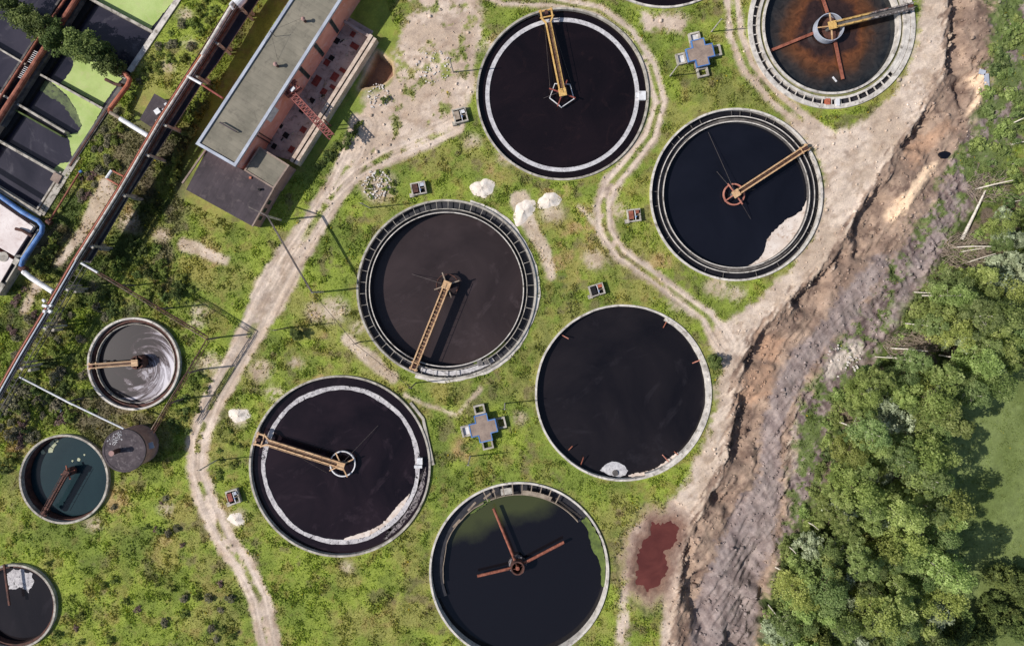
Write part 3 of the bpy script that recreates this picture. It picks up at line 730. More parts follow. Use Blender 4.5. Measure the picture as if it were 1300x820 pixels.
# evergreens over the basins
for i, (px, py, sc) in enumerate([(22, 14, .9), (45, 30, 1.0), (66, 42, 1.15), (84, 55, 1.1), (100, 52, 0.8), (114, 63, 1.2), (132, 74, 1.0), (148, 86, .8)]):
    X, Y, _ = P(px, py)
    place_tree(DKIND, i, X + 1.0, Y - 0.6, sc * 1.15, i * 1.1, 'dense dark green juniper in the row growing along the basin wall', 'tree', 'junipers along the basin wall', 'juniper_tree', z=0.2)
# lone bush by the track, dark clump by the main track
X, Y, _ = P(905, 459); place_tree(DKIND, 1, X, Y, 0.62, 0.5, 'small dark green bush alone between the unwalled round pond and the dirt road', 'bush', None, 'bush')
X, Y, _ = P(379, 424); place_tree(DKIND, 2, X, Y, 0.5, 1.5, 'small grey-green bush beside the dirt track left of the middle tank', 'bush', None, 'bush')

# shrubs: individuals
def shrub_mesh(seed, m, r=1.0, h=0.9, n=26, nl=34, size=0.13):
    return crown_mesh('shrub', seed, h, 0.05, r, n, nl, size, 'round', m)
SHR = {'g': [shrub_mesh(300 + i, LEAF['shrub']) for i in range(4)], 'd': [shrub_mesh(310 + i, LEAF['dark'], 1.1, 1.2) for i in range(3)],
       'y': [shrub_mesh(320 + i, LEAF['greyshrub'], 1.0, 1.0) for i in range(3)], 'p': [shrub_mesh(330 + i, LEAF['pinkshrub'], 0.9, 0.7, 22, 36, 0.1) for i in range(3)]}
SL = {'g': ('leafy green shrub in the overgrown ground left of the dirt track', 'green shrubs left of the track'),
      'd': ('dark green thicket bush beside the pipe rack and its shadow', 'dark bushes near the pipe rack'),
      'y': ('grey-green scrubby bush in the waste ground by the pipe rack', 'grey scrubby bushes'),
      'p': ('clump of dry brownish-pink stalks in the waste ground', 'dry stalk clumps')}
BLOCK = [[(238, 190), (368, -60), (470, -60), (505, 50), (500, 110), (372, 225), (322, 295), (225, 250)],
         [(175, 118), (198, 110), (222, 128), (196, 170), (172, 155)], BASIN_HOLE, [(-50, 240), (50, 275), (62, 300), (35, 345), (-50, 420)]]
def free(px, py, mr=6):
    for cx, cy, r in TANKS.values():
        if (px - cx) ** 2 + (py - cy) ** 2 < (r + mr) ** 2: return False
    for bpoly in BLOCK:
        if inpoly(px, py, bpoly) < mr: return False
    if (px - 177) ** 2 + (py - 566) ** 2 < 36 ** 2: return False
    return True
SHZ = [ # polygon, kind weights, count, scale range
    ([(190, 0), (285, 0), (250, 60), (200, 130), (165, 190), (120, 250), (110, 190), (160, 110)], 'ggggy', 36, (0.5, 1.0)),
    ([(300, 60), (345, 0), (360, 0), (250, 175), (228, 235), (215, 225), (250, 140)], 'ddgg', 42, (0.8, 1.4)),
    ([(170, 300), (215, 320), (248, 370), (215, 395), (150, 390), (120, 390), (140, 330)], 'dggg', 34, (0.6, 1.1)),
    ([(60, 400), (110, 370), (150, 395), (118, 430), (110, 480), (130, 520), (60, 540), (40, 480)], 'dggyy', 40, (0.6, 1.1)),
    ([(0, 500), (30, 470), (110, 540), (60, 545), (25, 590), (0, 600)], 'yyypdg', 30, (0.7, 1.2)),
    ([(105, 215), (128, 160), (150, 180), (135, 235), (100, 270)], 'yyyp', 14, (0.5, .8)),
    ([(15, 380), (40, 350), (50, 420), (20, 470), (5, 430)], 'ppy', 12, (0.6, .9)),
    ([(240, 470), (215, 540), (230, 560), (250, 530), (275, 480)], 'ggd', 16, (0.5, .9)),
    ([(0, 690), (60, 700), (150, 720), (300, 735), (310, 820), (0, 820), (80, 750)], 'ggyp', 26, (0.4, .8)),
    ([(140, 620), (230, 600), (240, 690), (180, 720), (140, 680)], 'ggyp', 9, (0.4, .7)),
    ([(270, 560), (300, 540), (310, 570), (280, 620)], 'g', 9, (0.4, .7)),
    ([(30, 320), (60, 290), (78, 300), (60, 350), (45, 350)], 'dg', 12, (0.6, 1.0)),
    ([(15, 250), (45, 255), (50, 275), (30, 280)], 'yg', 5, (0.9, 1.3)),
    ([(400, 180), (440, 130), (460, 160), (440, 190), (400, 215)], 'gd', 14, (0.5, .8)),
    ([(460, 105), (490, 95), (495, 125), (470, 140)], 'd', 8, (0.4, .7)),
    ([(465, 215), (500, 215), (505, 250), (470, 255)], 'g', 7, (0.4, .6)),
]
taken = []
SL['r'] = ('low green scrub bush on the rough ground between the dug earth and the wood', 'scrub along the edge of the wood'); SHR['r'] = [shrub_mesh(350 + i, LEAF['forest' if i else 'forest_b'], 1.1, 1.0, 26, 34, .12) for i in range(3)]
SHZ.append(([(1262, 30), (1300, 20), (1300, 300), (1262, 300), (1245, 230), (1236, 170)], 'r', 46, (0.6, 1.3)))
SHZ.append(([(1066, 480), (1046, 520), (1040, 580), (1018, 650), (985, 710), (970, 820), (1000, 820), (1010, 740), (1046, 660), (1070, 560), (1090, 500)], 'r', 60, (0.6, 1.2)))
SHZ.append(([(1190, 340), (1230, 300), (1260, 290), (1260, 330), (1190, 400), (1150, 420), (1130, 460), (1090, 480), (1120, 440), (1160, 385)], 'r', 34, (0.6, 1.1)))
for zi, (poly, ks, cnt, (s0, s1)) in enumerate(SHZ):
    got = 0; tr_ = 0
    xs_ = [p[0] for p in poly]; ys_ = [p[1] for p in poly]
    while got < cnt and tr_ < 1500:
        tr_ += 1
        px, py = rt.uniform(min(xs_), max(xs_)), rt.uniform(min(ys_), max(ys_))
        if inpoly(px, py, poly) > 0 or not free(px, py): continue
        k = rt.choice(ks); sc = rt.uniform(s0, s1)
        if any((px - a) ** 2 + (py - b_) ** 2 < (4.2 * (sc + s_)) ** 2 for a, b_, s_ in taken): continue
        taken.append((px, py, sc)); got += 1
        X, Y, _ = P(px, py)
        o = bpy.data.objects.new({'r': 'scrub_bush', 'g': 'shrub', 'd': 'thicket_bush', 'y': 'scrub_bush', 'p': 'dry_stalks'}[k], rt.choice(SHR[k])); C.objects.link(o)
        o.location = (X, Y, zat(X, Y) - 0.05); o.rotation_euler = (0, 0, rt.uniform(0, 6.28)); o.scale = (sc, sc, sc * rt.uniform(.8, 1.2))
        tag(o, SL[k][0], 'shrub', SL[k][1])

# ---------------------------------------------------------------- grass and ground cover (stuff)
def grass():
    rs = np.random.RandomState(3); N = 900000
    X = rs.uniform(-96, 96, N); Y = rs.uniform(-68, 56, N)
    i = np.clip(np.searchsorted(ax, X), 0, nx - 1); j = np.clip(np.searchsorted(ay, Y), 0, ny - 1)
    d = dens[j, i]; px = 650 + X * S; py = 365 - Y * S
    clump = fbm(X, Y, 1.1, 401, 3, .6)
    k = rs.rand(N) < d * (0.45 + 0.55 * ss(0.40, 0.60, clump))
    for cx, cy, r in TANKS.values(): k &= ((px - cx) ** 2 + (py - cy) ** 2) > (r + 2) ** 2
    for bp in BLOCK: k &= sd_poly(px, py, bp) > 1
    k &= (sd_poly(px, py, FOREST) > -60) | (py < 340)
    X, Y, px, py = X[k], Y[k], px[k], py[k]; i = i[k]; j = j[k]; n = len(X)
    c0 = col[j, i]; z0 = gz[j, i]; me_ = mead[j, i]; ld = leftd[j, i]
    tall = (0.07 + 0.15 * ss(0.42, 0.7, fbm(X, Y, 1.6, 421, 4, .65)) + 0.06 * ld) * rs.uniform(0.6, 1.4, n) * (1 - 0.55 * me_)
    a = rs.uniform(0, 2 * math.pi, n); w = tall * rs.uniform(0.35, 0.7, n) + 0.05
    dx, dy = np.cos(a) * w, np.sin(a) * w
    la = rs.uniform(0, 2 * math.pi, n); ll = tall * rs.uniform(0.5, 1.3, n); lx, ly = np.cos(la) * ll, np.sin(la) * ll
    V0 = np.stack([X - dx, Y - dy, z0 - 0.02], -1); V1 = np.stack([X + dx, Y + dy, z0 - 0.02], -1)
    V2 = np.stack([X + lx + dx * .3, Y + ly + dy * .3, z0 + tall], -1); V3 = np.stack([X + lx - dx * .5, Y + ly - dy * .5, z0 + tall * 0.9], -1)
    V = np.stack([V0, V1, V2, V3], 1).reshape(-1, 3)
    me = mkmesh_np('grass', V, np.arange(n * 4).reshape(n, 4))
    at = me.color_attributes.new('tint', 'FLOAT_COLOR', 'POINT')
    f = (rs.uniform(0.95, 1.5, n) * (0.86 + .28 * fbm(X, Y, 0.8, 431, 2)))[:, None]
    cc = c0 * f * np.array([1.0, 1.03, 0.9])
    spec = rs.rand(n)
    fl = (spec > 0.992)[:, None]; cc = np.where(fl, np.array(lin(196, 176, 60)), cc)
    arr = np.ones((n * 4, 4), np.float32); arr[:, :3] = np.repeat(np.clip(cc, 0, 1), 4, 0)
    at.data.foreach_set('color', arr.ravel())
    m, nt, b = new_mat('grass_blades')
    a_ = nt.nodes.new('ShaderNodeAttribute'); a_.attribute_name = 'tint'
    n1 = noise_node(nt, 1.2, 4, 0.6)
    r1 = ramp(nt, n1.outputs['Fac'], [(0.3, (0.8, 0.8, 0.8)), (0.7, (1.2, 1.2, 1.15))])
    cx_ = mixc(nt, 1.0, a_.outputs['Color'], r1.outputs['Color'], 'MULTIPLY')
    nt.links.new(cx_, b.inputs['Base Color']); b.inputs['Roughness'].default_value = 0.8; b.inputs['Specular IOR Level'].default_value = 0.15
    tr = nt.nodes.new('ShaderNodeBsdfTranslucent'); nt.links.new(cx_, tr.inputs['Color'])
    ms = nt.nodes.new('ShaderNodeMixShader'); ms.inputs[0].default_value = 0.45
    nt.links.new(b.outputs[0], ms.inputs[1]); nt.links.new(tr.outputs[0], ms.inputs[2]); nt.links.new(ms.outputs[0], nt.nodes['Material Output'].inputs[0])
    o = link('grass', me, m); tag(o, 'rough green and yellowing grass growing between the tanks', 'grass', kind='stuff')
grass()

def stones():
    rs = np.random.RandomState(9); N = 16000
    X = rs.uniform(-40, 96, N); Y = rs.uniform(-66, 54, N)
    i = np.clip(np.searchsorted(ax, X), 0, nx - 1); j = np.clip(np.searchsorted(ay, Y), 0, ny - 1)
    px = 650 + X * S; py = 365 - Y * S
    k = (mudm[j, i] > 0.5) | ((dens[j, i] < 0.15) & (rs.rand(N) < 0.35))
    for cx, cy, r in TANKS.values(): k &= ((px - cx) ** 2 + (py - cy) ** 2) > (r + 3) ** 2
    for bp in BLOCK: k &= sd_poly(px, py, bp) > 1
    k &= sd_poly(px, py, PUDDLE) > 4; k &= sd_poly(px, py, FOREST) > 0
    X, Y = X[k], Y[k]; i = i[k]; j = j[k]; n = len(X)
    s = rs.gamma(1.5, 0.055, n) + 0.05
    base = np.array([[-1, -1, -.6], [1, -1, -.5], [1, 1, -.6], [-1, 1, -.5], [-.6, -.6, .6], [.7, -.5, .5], [.5, .7, .7], [-.7, .6, .5]])
    V = base[None] * s[:, None, None] * rs.uniform(0.6, 1.3, (n, 8, 3))
    V = V + np.stack([X, Y, gz[j, i] + s * .3], -1)[:, None]
    Fq = np.array([[3, 2, 1, 0], [4, 5, 6, 7], [0, 1, 5, 4], [1, 2, 6, 5], [2, 3, 7, 6], [3, 0, 4, 7]])
    Qs = (Fq[None] + (np.arange(n) * 8)[:, None, None]).reshape(-1, 4)
    me = mkmesh_np('clods', V.reshape(-1, 3), Qs)
    at = me.color_attributes.new('tint', 'FLOAT_COLOR', 'POINT')
    cc = col[j, i] * rs.uniform(0.7, 1.35, n)[:, None]
    arr = np.ones((n * 8, 4), np.float32); arr[:, :3] = np.repeat(cc, 8, 0); at.data.foreach_set('color', arr.ravel())
    m, nt, b = new_mat('clod_earth')
    a_ = nt.nodes.new('ShaderNodeAttribute'); a_.attribute_name = 'tint'; nt.links.new(a_.outputs['Color'], b.inputs['Base Color']); b.inputs['Roughness'].default_value = 0.95
    o = link('clods', me, m); tag(o, 'clods and stones scattered over the dug earth and sandy tracks', 'stones', kind='stuff')
stones()
mb = MB(); mb.prism([P(x, y)[:2] for x, y in [(820, 655), (864, 657), (868, 690), (856, 725), (848, 785), (798, 790), (796, 700)]], -0.75, -0.42)
puw = mb.build('puddle_water', water('puddle_red', lin(84, 42, 36), lin(108, 58, 50), 0.2, 0.06, spec=.6)); tag(puw, kind='structure')

# ---------------------------------------------------------------- tanks
def pr(r): return r / S
def noisy(seed, amp, freqs=(7, 13, 23, 41)):
    rs = random.Random(seed); ph = [rs.uniform(0, 6.28) for _ in freqs]; am = [rs.uniform(.5, 1) / (i + 1) for i, _ in enumerate(freqs)]
    return lambda a: amp * sum(A * math.sin(f * a + p) for A, f, p in zip(am, freqs, ph))
def disc(name, c, r, z, m, parent, n=128):
    V = [(0, 0, 0)] + [(math.cos(2 * math.pi * i / n) * r, math.sin(2 * math.pi * i / n) * r, 0) for i in range(n)]
    F = [(0, i + 1, (i + 1) % n + 1) for i in range(n)]
    o = link(name, mkmesh(name, V, F), m); o.parent = parent
    o.location = (c[0] - parent.location[0], c[1] - parent.location[1], z - parent.location[2])
    return o
def patch(name, poly_px, z, m, parent, th=0.05, jit=0.8, seed=1):
    # irregular floating patch traced in plan, edges broken up
    rs = random.Random(seed); out = []
    n = len(poly_px)
    for i in range(n):
        a, b_ = poly_px[i], poly_px[(i + 1) % n]
        L = math.hypot(b_[0] - a[0], b_[1] - a[1]); k = max(1, int(L / 2.2))
        for q in range(k):
            t = q / k; out.append((a[0] + (b_[0] - a[0]) * t + rs.uniform(-jit, jit), a[1] + (b_[1] - a[1]) * t + rs.uniform(-jit, jit)))
    mb = MB(); mb.prism([P(x, y, z)[:2] for x, y in out], z - 0.02, z + th)
    return mb.build(name, m, parent)
def arcpoly(cx, cy, r, a0, a1, inner_fn, n=40):
    """photo-pixel polygon between a circle arc and an inner radius function; angles in degrees, y down"""
    o = [(cx + r * math.cos(math.radians(a0 + (a1 - a0) * i / n)), cy + r * math.sin(math.radians(a0 + (a1 - a0) * i / n))) for i in range(n + 1)]
    q = [(cx + inner_fn(i / n) * math.cos(math.radians(a0 + (a1 - a0) * i / n)), cy + inner_fn(i / n) * math.sin(math.radians(a0 + (a1 - a0) * i / n))) for i in range(n + 1)]
    return o + q[::-1]

def tank(i, label, name='clarifier_tank', group='round clarifier tanks'):
    cx, cy, r = TANKS[i]
    c = P(cx, cy, 0.0)
    e = empty(name, (c[0], c[1], 0), label, 'tank', None)
    return e, (c[0], c[1]), pr(r)

def wall(e, c, r0, r1, z0, z1, m, name='wall', fn=None, **k):
    mb = MB(); mb.ring(c, r0, r1, z0, z1, fn0=fn, fn1=fn, **k); return mb.build(name, m, e)

# T1
e, c, R = tank(1, 'round tank of black liquid with a smooth pale foam ring by the sandy yard')
wall(e, c, R - 0.36, R, -3, 0.35, M['concrete'], 'rim_wall')
disc('water_surface', c, R - 0.3, -0.45, W1, e)
wall(e, c, pr(92.8), pr(98.0), -1.2, -0.30, FOAM, 'foam_ring', fn=None)
mb = MB(); mb.box((c[0] + pr(101), c[1] + pr(-2), 0.0), (1.3, 1.6, 0.6)); mb.box((c[0] + pr(96), c[1] + pr(-1), -0.1), (0.9, 0.9, 0.5)); mb.build('outlet_box', M['white'], e)
# T5
e, c, R = tank(5, 'round tank of black liquid with a broken foam ring beside the curved dirt track')
wall(e, c, R - 0.36, R, -3, 0.45, M['concrete'], 'rim_wall')
disc('water_surface', c, R - 0.3, -0.45, W5, e)
mb = MB(); mb.ring(c, pr(95.5), pr(101), -0.5, -0.36, fn0=noisy(5, 0.12, (7, 13, 23, 41, 77)), fn1=noisy(6, 0.08)); mb.build('foam_ring', FOAMH, e)
patch('foam', arcpoly(432, 591, 95.5, 22, 88, lambda t: 95 - 6.5 * math.sin(math.pi * t) ** 0.8 - 2 * math.sin(9 * t)), -0.42, FOAMB, e, 0.05, seed=3)
patch('foam', arcpoly(432, 591, 109, 0, 60, lambda t: 108 - 6 * math.sin(math.pi * t) ** .5), -0.44, FOAMG, e, 0.04, seed=4)
mb = MB(); mb.box((c[0] + pr(101), c[1] + pr(6), 0.05), (1.0, 1.2, 0.6)); mb.box((c[0] + pr(99), c[1] + pr(-1), 0), (1.4, 0.5, 0.5)); mb.build('outlet_box', M['white'], e)
# T4
e, c, R = tank(4, 'round tank of brown liquid in the middle with a ribbed channel round its rim')
wall(e, c, R - 0.36, R, -3, 0.45, M['concrete'], 'rim_wall')
wall(e, c, pr(101.6), pr(102.5), -2, 0.35, M['concrete'], 'launder_wall')
wall(e, c, pr(96.9), pr(98.1), -3, 0.36, M['channel_dark'], 'weir_wall')
wall(e, c, pr(96.9), pr(98.1), 0.37, 0.42, M['concrete_pale'], 'weir_lip')
disc('water_surface', c, pr(97.4), -1.55, W4, e)
wall(e, c, pr(98.3), pr(112), -0.85, -0.7, M['channel_dark'], 'channel_floor')
mb = MB()
for k in range(46):
    a = 2 * math.pi * k / 46 + 0.05
    if 0.2 < ((-a) % (2 * math.pi)) - math.pi / 2 + 0.7 < 0.45: continue
    mb = MB(); mb.beam((c[0] + math.cos(a) * pr(102.4), c[1] + math.sin(a) * pr(102.4), 0.15), (c[0] + math.cos(a) * pr(112), c[1] + math.sin(a) * pr(112), 0.15), 0.075, 0.16)
    mb.build('brace', M['concrete'], e)
patch('foam', arcpoly(567, 367.5, 109.3, 56, 108, lambda t: 103.4), -0.5, FOAM, e, 0.04, 0.5, seed=12)
mb = MB(); mb.ring(c, R, R + 0.55, -0.2, 0.12, a0=math.radians(-110), a1=math.radians(75), fn1=noisy(3, 0.18)); mb.build('apron', M['concrete_pale'], e)
patch('algae', arcpoly(567, 367.5, 101, 42, 70, lambda t: 97.6), -0.45, mat('algae', lin(88, 104, 46), lin(120, 132, 70), 1.0), e, 0.1, .4, seed=15)
mb = MB(); mb.box((c[0] + pr(42), c[1] - pr(92), 0.0), (0.9, 1.3, 0.8), 0.4); mb.box((c[0] + pr(50), c[1] - pr(91), -0.1), (1.2, 1.0, 0.5), 0.5); mb.build('outlet_box', M['concrete_dark'], e)
# T3
e, c, R = tank(3, 'round tank of navy black liquid with beige scum at its lower right side')
wall(e, c, R - 0.36, R, -3, 0.45, M['concrete_pale'], 'rim_wall')
wall(e, c, pr(98.4), pr(99.5), -2, 0.38, M['channel_dark'], 'launder_wall')
wall(e, c, pr(98.4), pr(99.5), 0.39, 0.45, M['concrete_pale'], 'launder_lip')
wall(e, c, pr(92.0), pr(93.2), -3, 0.33, M['concrete_dark'], 'weir_wall')
wall(e, c, pr(92.0), pr(93.2), 0.34, 0.40, M['concrete_pale'], 'weir_lip')
disc('water_surface', c, pr(92), -0.6, W3, e)
wall(e, c, pr(93.6), pr(97.8), -0.9, -0.35, M['concrete_dark'], 'inner_channel')
wall(e, c, pr(99.5), pr(108), -0.9, -0.5, WC, 'channel_water')
mb = MB()
for k in range(60):
    a = 2 * math.pi * (k + rt.uniform(-.2, .2)) / 60 - 0.9
    if k % 2 and rt.random() < 0.6: continue
    if rt.random() < 0.55:
        mb = MB(); mb.beam((c[0] + math.cos(a) * pr(99.3), c[1] + math.sin(a) * pr(99.3), -0.2), (c[0] + math.cos(a) * pr(107.2), c[1] + math.sin(a) * pr(107.2), -0.2), 0.1, 0.12)
        mb.build('brace', M['concrete_dark'], e)
patch('scum', [(1025.5, 246), (1023, 258), (1017, 268), (1010, 273), (996, 280), (988, 288), (980, 296), (974, 304), (971, 318), (962, 330), (950, 338), (962, 336.5), (985, 325), (1003, 308), (1016, 288), (1024, 266)], -0.56, FOAMB, e, 0.05, 0.7, seed=21)
# T2
e, c, R = tank(2, 'round tank of rusty orange liquid in the top right with three pale rims')
wall(e, c, R - 0.8, R, -3, 0.35, M['concrete_pale'], 'rim_wall')
wall(e, c, pr(91.2), pr(94.2), -2, 0.35, M['concrete_pale'], 'launder_wall')
wall(e, c, pr(85.0), pr(87.6), -3, 0.40, M['concrete_pale'], 'weir_wall')
w2 = disc('water_surface', c, pr(86), -1.0, W2, e)
wall(e, c, pr(87.6), pr(91.2), -0.5, -0.05, mat('mossy_gutter', lin(96, 104, 56), lin(140, 130, 96), 0.8, c3=lin(120, 140, 60), spots=1.5), 'gutter_moss')
wall(e, c, pr(94.2), pr(101), -0.9, -0.5, M['channel_dark'], 'channel_floor')
mb = MB()
for k in range(52):
    a = 2 * math.pi * k / 52
    mb = MB(); mb.beam((c[0] + math.cos(a) * pr(94), c[1] + math.sin(a) * pr(94), 0.1), (c[0] + math.cos(a) * pr(100.6), c[1] + math.sin(a) * pr(100.6), 0.1), 0.14, 0.25)
    mb.build('brace', M['concrete_pale'], e)
mb = MB(); mb.ring(c, pr(93.8), pr(99.6), 0.0, 0.30, n=60, a0=math.radians(-38), a1=math.radians(40)); mb.build('channel_cover', M['concrete_pale'], e)
mb = MB(); mb.box((c[0] - pr(5), c[1] - pr(97), 0.1), (0.8, 1.1, 0.7)); mb.build('gate', M['orange'], e)
mb = MB(); mb.box((c[0] + pr(7), c[1] - pr(98), 0.2), (0.6, 1.3, 0.8)); mb.build('outlet_box', M['white'], e)
# T6
e, c, R = tank(6, 'plain round tank of dark liquid right of centre with no channel and no rotating arm')
wall(e, c, R - 0.36, R, -3, 0.25, M['concrete_pale'], 'rim_wall', fn=noisy(60, 0.03))
disc('water_surface', c, R - 0.3, -0.9, W6, e)
mb = MB(); mb.ring(c, R - 0.85, R - 0.37, -2, 0.18, a0=math.radians(-75), a1=math.radians(60), fn0=noisy(61, 0.08)); mb.build('inner_ledge', M['concrete_pale'], e)
patch('foam', [(762, 597), (768, 590), (775, 586), (784, 586), (793, 591), (797, 597), (794, 603), (785, 605.5), (774, 603)], -0.86, FOAM, e, 0.05, 0.5, seed=31)
patch('scum', arcpoly(791, 498.5, 107, 42, 86, lambda t: 106 - 4 * math.sin(math.pi * t) - 2 * math.sin(8 * t)), -0.84, FOAMB, e, 0.06, 0.7, seed=32)
for k, (x0, y0, x1, y1) in enumerate([(842, 416, 848, 405), (879, 461, 889, 457), (737, 591, 741, 580), (841, 577, 849, 586), (856, 573, 863, 579), (713, 425, 722, 430), (722, 571, 727, 566)]):
    mb = MB(); a = P(x0, y0, -0.7); b_ = P(x1, y1, 0.1); mb.tube([a, b_], 0.1, 6); mb.build('pipe_stub', M['rust'] if k % 2 == 0 else M['salmon'], e)
mb = MB(); q = P(781, 600, -0.8); mb.cyl((q[0], q[1]), 0.55, -0.85, -0.6, 20); mb.build('overflow_pipe', M['concrete_dark'], e)
# T7
e, c, R = tank(7, 'round tank of algae-green and black water at the bottom edge with a broken timber channel')
wall(e, c, R - 0.36, R, -3, 0.35, M['concrete_pale'], 'rim_wall')
disc('water_surface', c, R - 0.3, -1.5, W7, e)
mb = MB(); mb.ring(c, pr(97), pr(98), -2.0, 0.1, a0=math.radians(40), a1=math.radians(112), n=60); mb.ring(c, pr(97), pr(97.8), -2.0, -0.6, a0=math.radians(118), a1=math.radians(190), n=60, fn0=noisy(71, .12), fn1=noisy(71, .12)); mb.build('launder_wall', M['wood'], e)
mb = MB(); mb.ring(c, pr(98), pr(110), -1.2, -1.0, a0=math.radians(38), a1=math.radians(200), n=80); mb.build('channel_floor', M['channel_dark'], e)
mb = MB()
for k in range(9):
    a = math.radians(62 + k * 6.5)
    mb = MB(); mb.beam((c[0] + math.cos(a) * pr(97.5), c[1] + math.sin(a) * pr(97.5), 0.1), (c[0] + math.cos(a) * pr(111.8), c[1] + math.sin(a) * pr(111.8), 0.1), 0.16, 0.2)
    mb.build('brace', M['wood'], e)
patch('plank', arcpoly(659, 725, 103, -88, -66, lambda t: 98), 0.1, M['wood'], e, 0.08, .3, seed=41)
patch('plank', arcpoly(659, 725, 107, -103, -95, lambda t: 99), 0.1, M['concrete'], e, 0.08, .3, seed=42)
for (x0, y0, x1, y1) in [(575, 669, 584, 659), (594, 648, 604, 637), (614, 633, 628, 622), (705, 632, 738, 657)]:
    mb = MB(); mb.beam(P(x0, y0, -1.0), P(x1, y1, -1.0), 0.35, 0.1); mb.build('plank', M['wood'], e)
patch('weeds', arcpoly(659, 725, 110, -55, 10, lambda t: 109 - 10 * math.sin(math.pi * t) ** .6 - 2 * math.sin(14 * t)), -1.3, mat('weed_mat', lin(70, 84, 38), lin(104, 120, 54), 1.2, c3=lin(50, 56, 34), spots=3), e, 0.1, 0.9, seed=43)
patch('weeds', arcpoly(659, 725, 101, -135, -112, lambda t: 97 - 3 * math.sin(math.pi * t)), -1.3, bpy.data.materials['weed_mat'], e, 0.1, 0.9, seed=44)
# T11
e, c, R = tank(11, 'round tank mostly cut off by the top edge of the frame')
wall(e, c, R - 0.36, R, -3, 0.4, M['concrete_pale'], 'rim_wall')
disc('water_surface', c, R - 0.3, -0.6, W1, e)
wall(e, c, pr(98), pr(101), -2, -0.3, M['concrete_pale'], 'weir_wall')
# T8
e, c, R = tank(8, 'small round tank on the left with grey scum swirling over brown liquid')
wall(e, c, R - 0.36, R, -3, 0.85, M['concrete_pale'], 'rim_wall')
wall(e, c, R - 0.9, R - 0.38, -3, 0.2, M['rust_dark'], 'inner_lining')
wall(e, c, R - 1.3, R - 1.18, -2, 0.15, M['concrete'], 'weir_wall')
disc('water_surface', c, R - 0.8, -0.6, W8, e)
# T9
e, c, R = tank(9, 'small round tank of still teal water at the left edge beside the round tower')
wall(e, c, R - 0.36, R, -3, 0.7, M['concrete'], 'rim_wall')
wall(e, c, R - 0.62, R - 0.38, -3, -.2, M['rust_dark'], 'inner_ledge')
disc('water_surface', c, R - 0.8, -1.3, W9, e)
for k, (x, y, s_) in enumerate([(68, 564, 5), (64, 571, 4), (71, 559, 3), (55, 574, 3), (100, 583, 3), (92, 585, 1.5), (107, 577, 1.5)]):
    patch('floating_scum', [(x + s_ * math.cos(t) * rt.uniform(.5, 1.2), y + s_ * math.sin(t) * rt.uniform(.5, 1.2)) for t in np.linspace(0, 6.0, 9)], -1.27, mat('scum_pale', lin(160, 164, 130), lin(188, 188, 160), 2.0) if k == 0 else bpy.data.materials['scum_pale'], e, 0.04, .5, seed=50 + k)
# T10
e, c, R = tank(10, 'small round tank cut off at the lower left corner with pale foam on dark water')
wall(e, c, R - 0.36, R, -3, 0.7, M['concrete'], 'rim_wall')
wall(e, c, R - 0.8, R - 0.38, -3, 0.2, M['rust_dark'], 'inner_ledge')
disc('water_surface', c, R - 0.8, -0.9, W6, e)
patch('foam', [(10, 727), (18, 722), (30, 723), (42, 729), (44, 740), (36, 752), (26, 744), (14, 748), (8, 738)], -0.87, FOAMH, e, 0.05, 2.0, seed=61)
mb = MB(); mb.beam(P(5, 716, 0.9), P(12, 768, 0.9), 0.3, 0.3); mb.build('arm', M['rust_dark'], e)

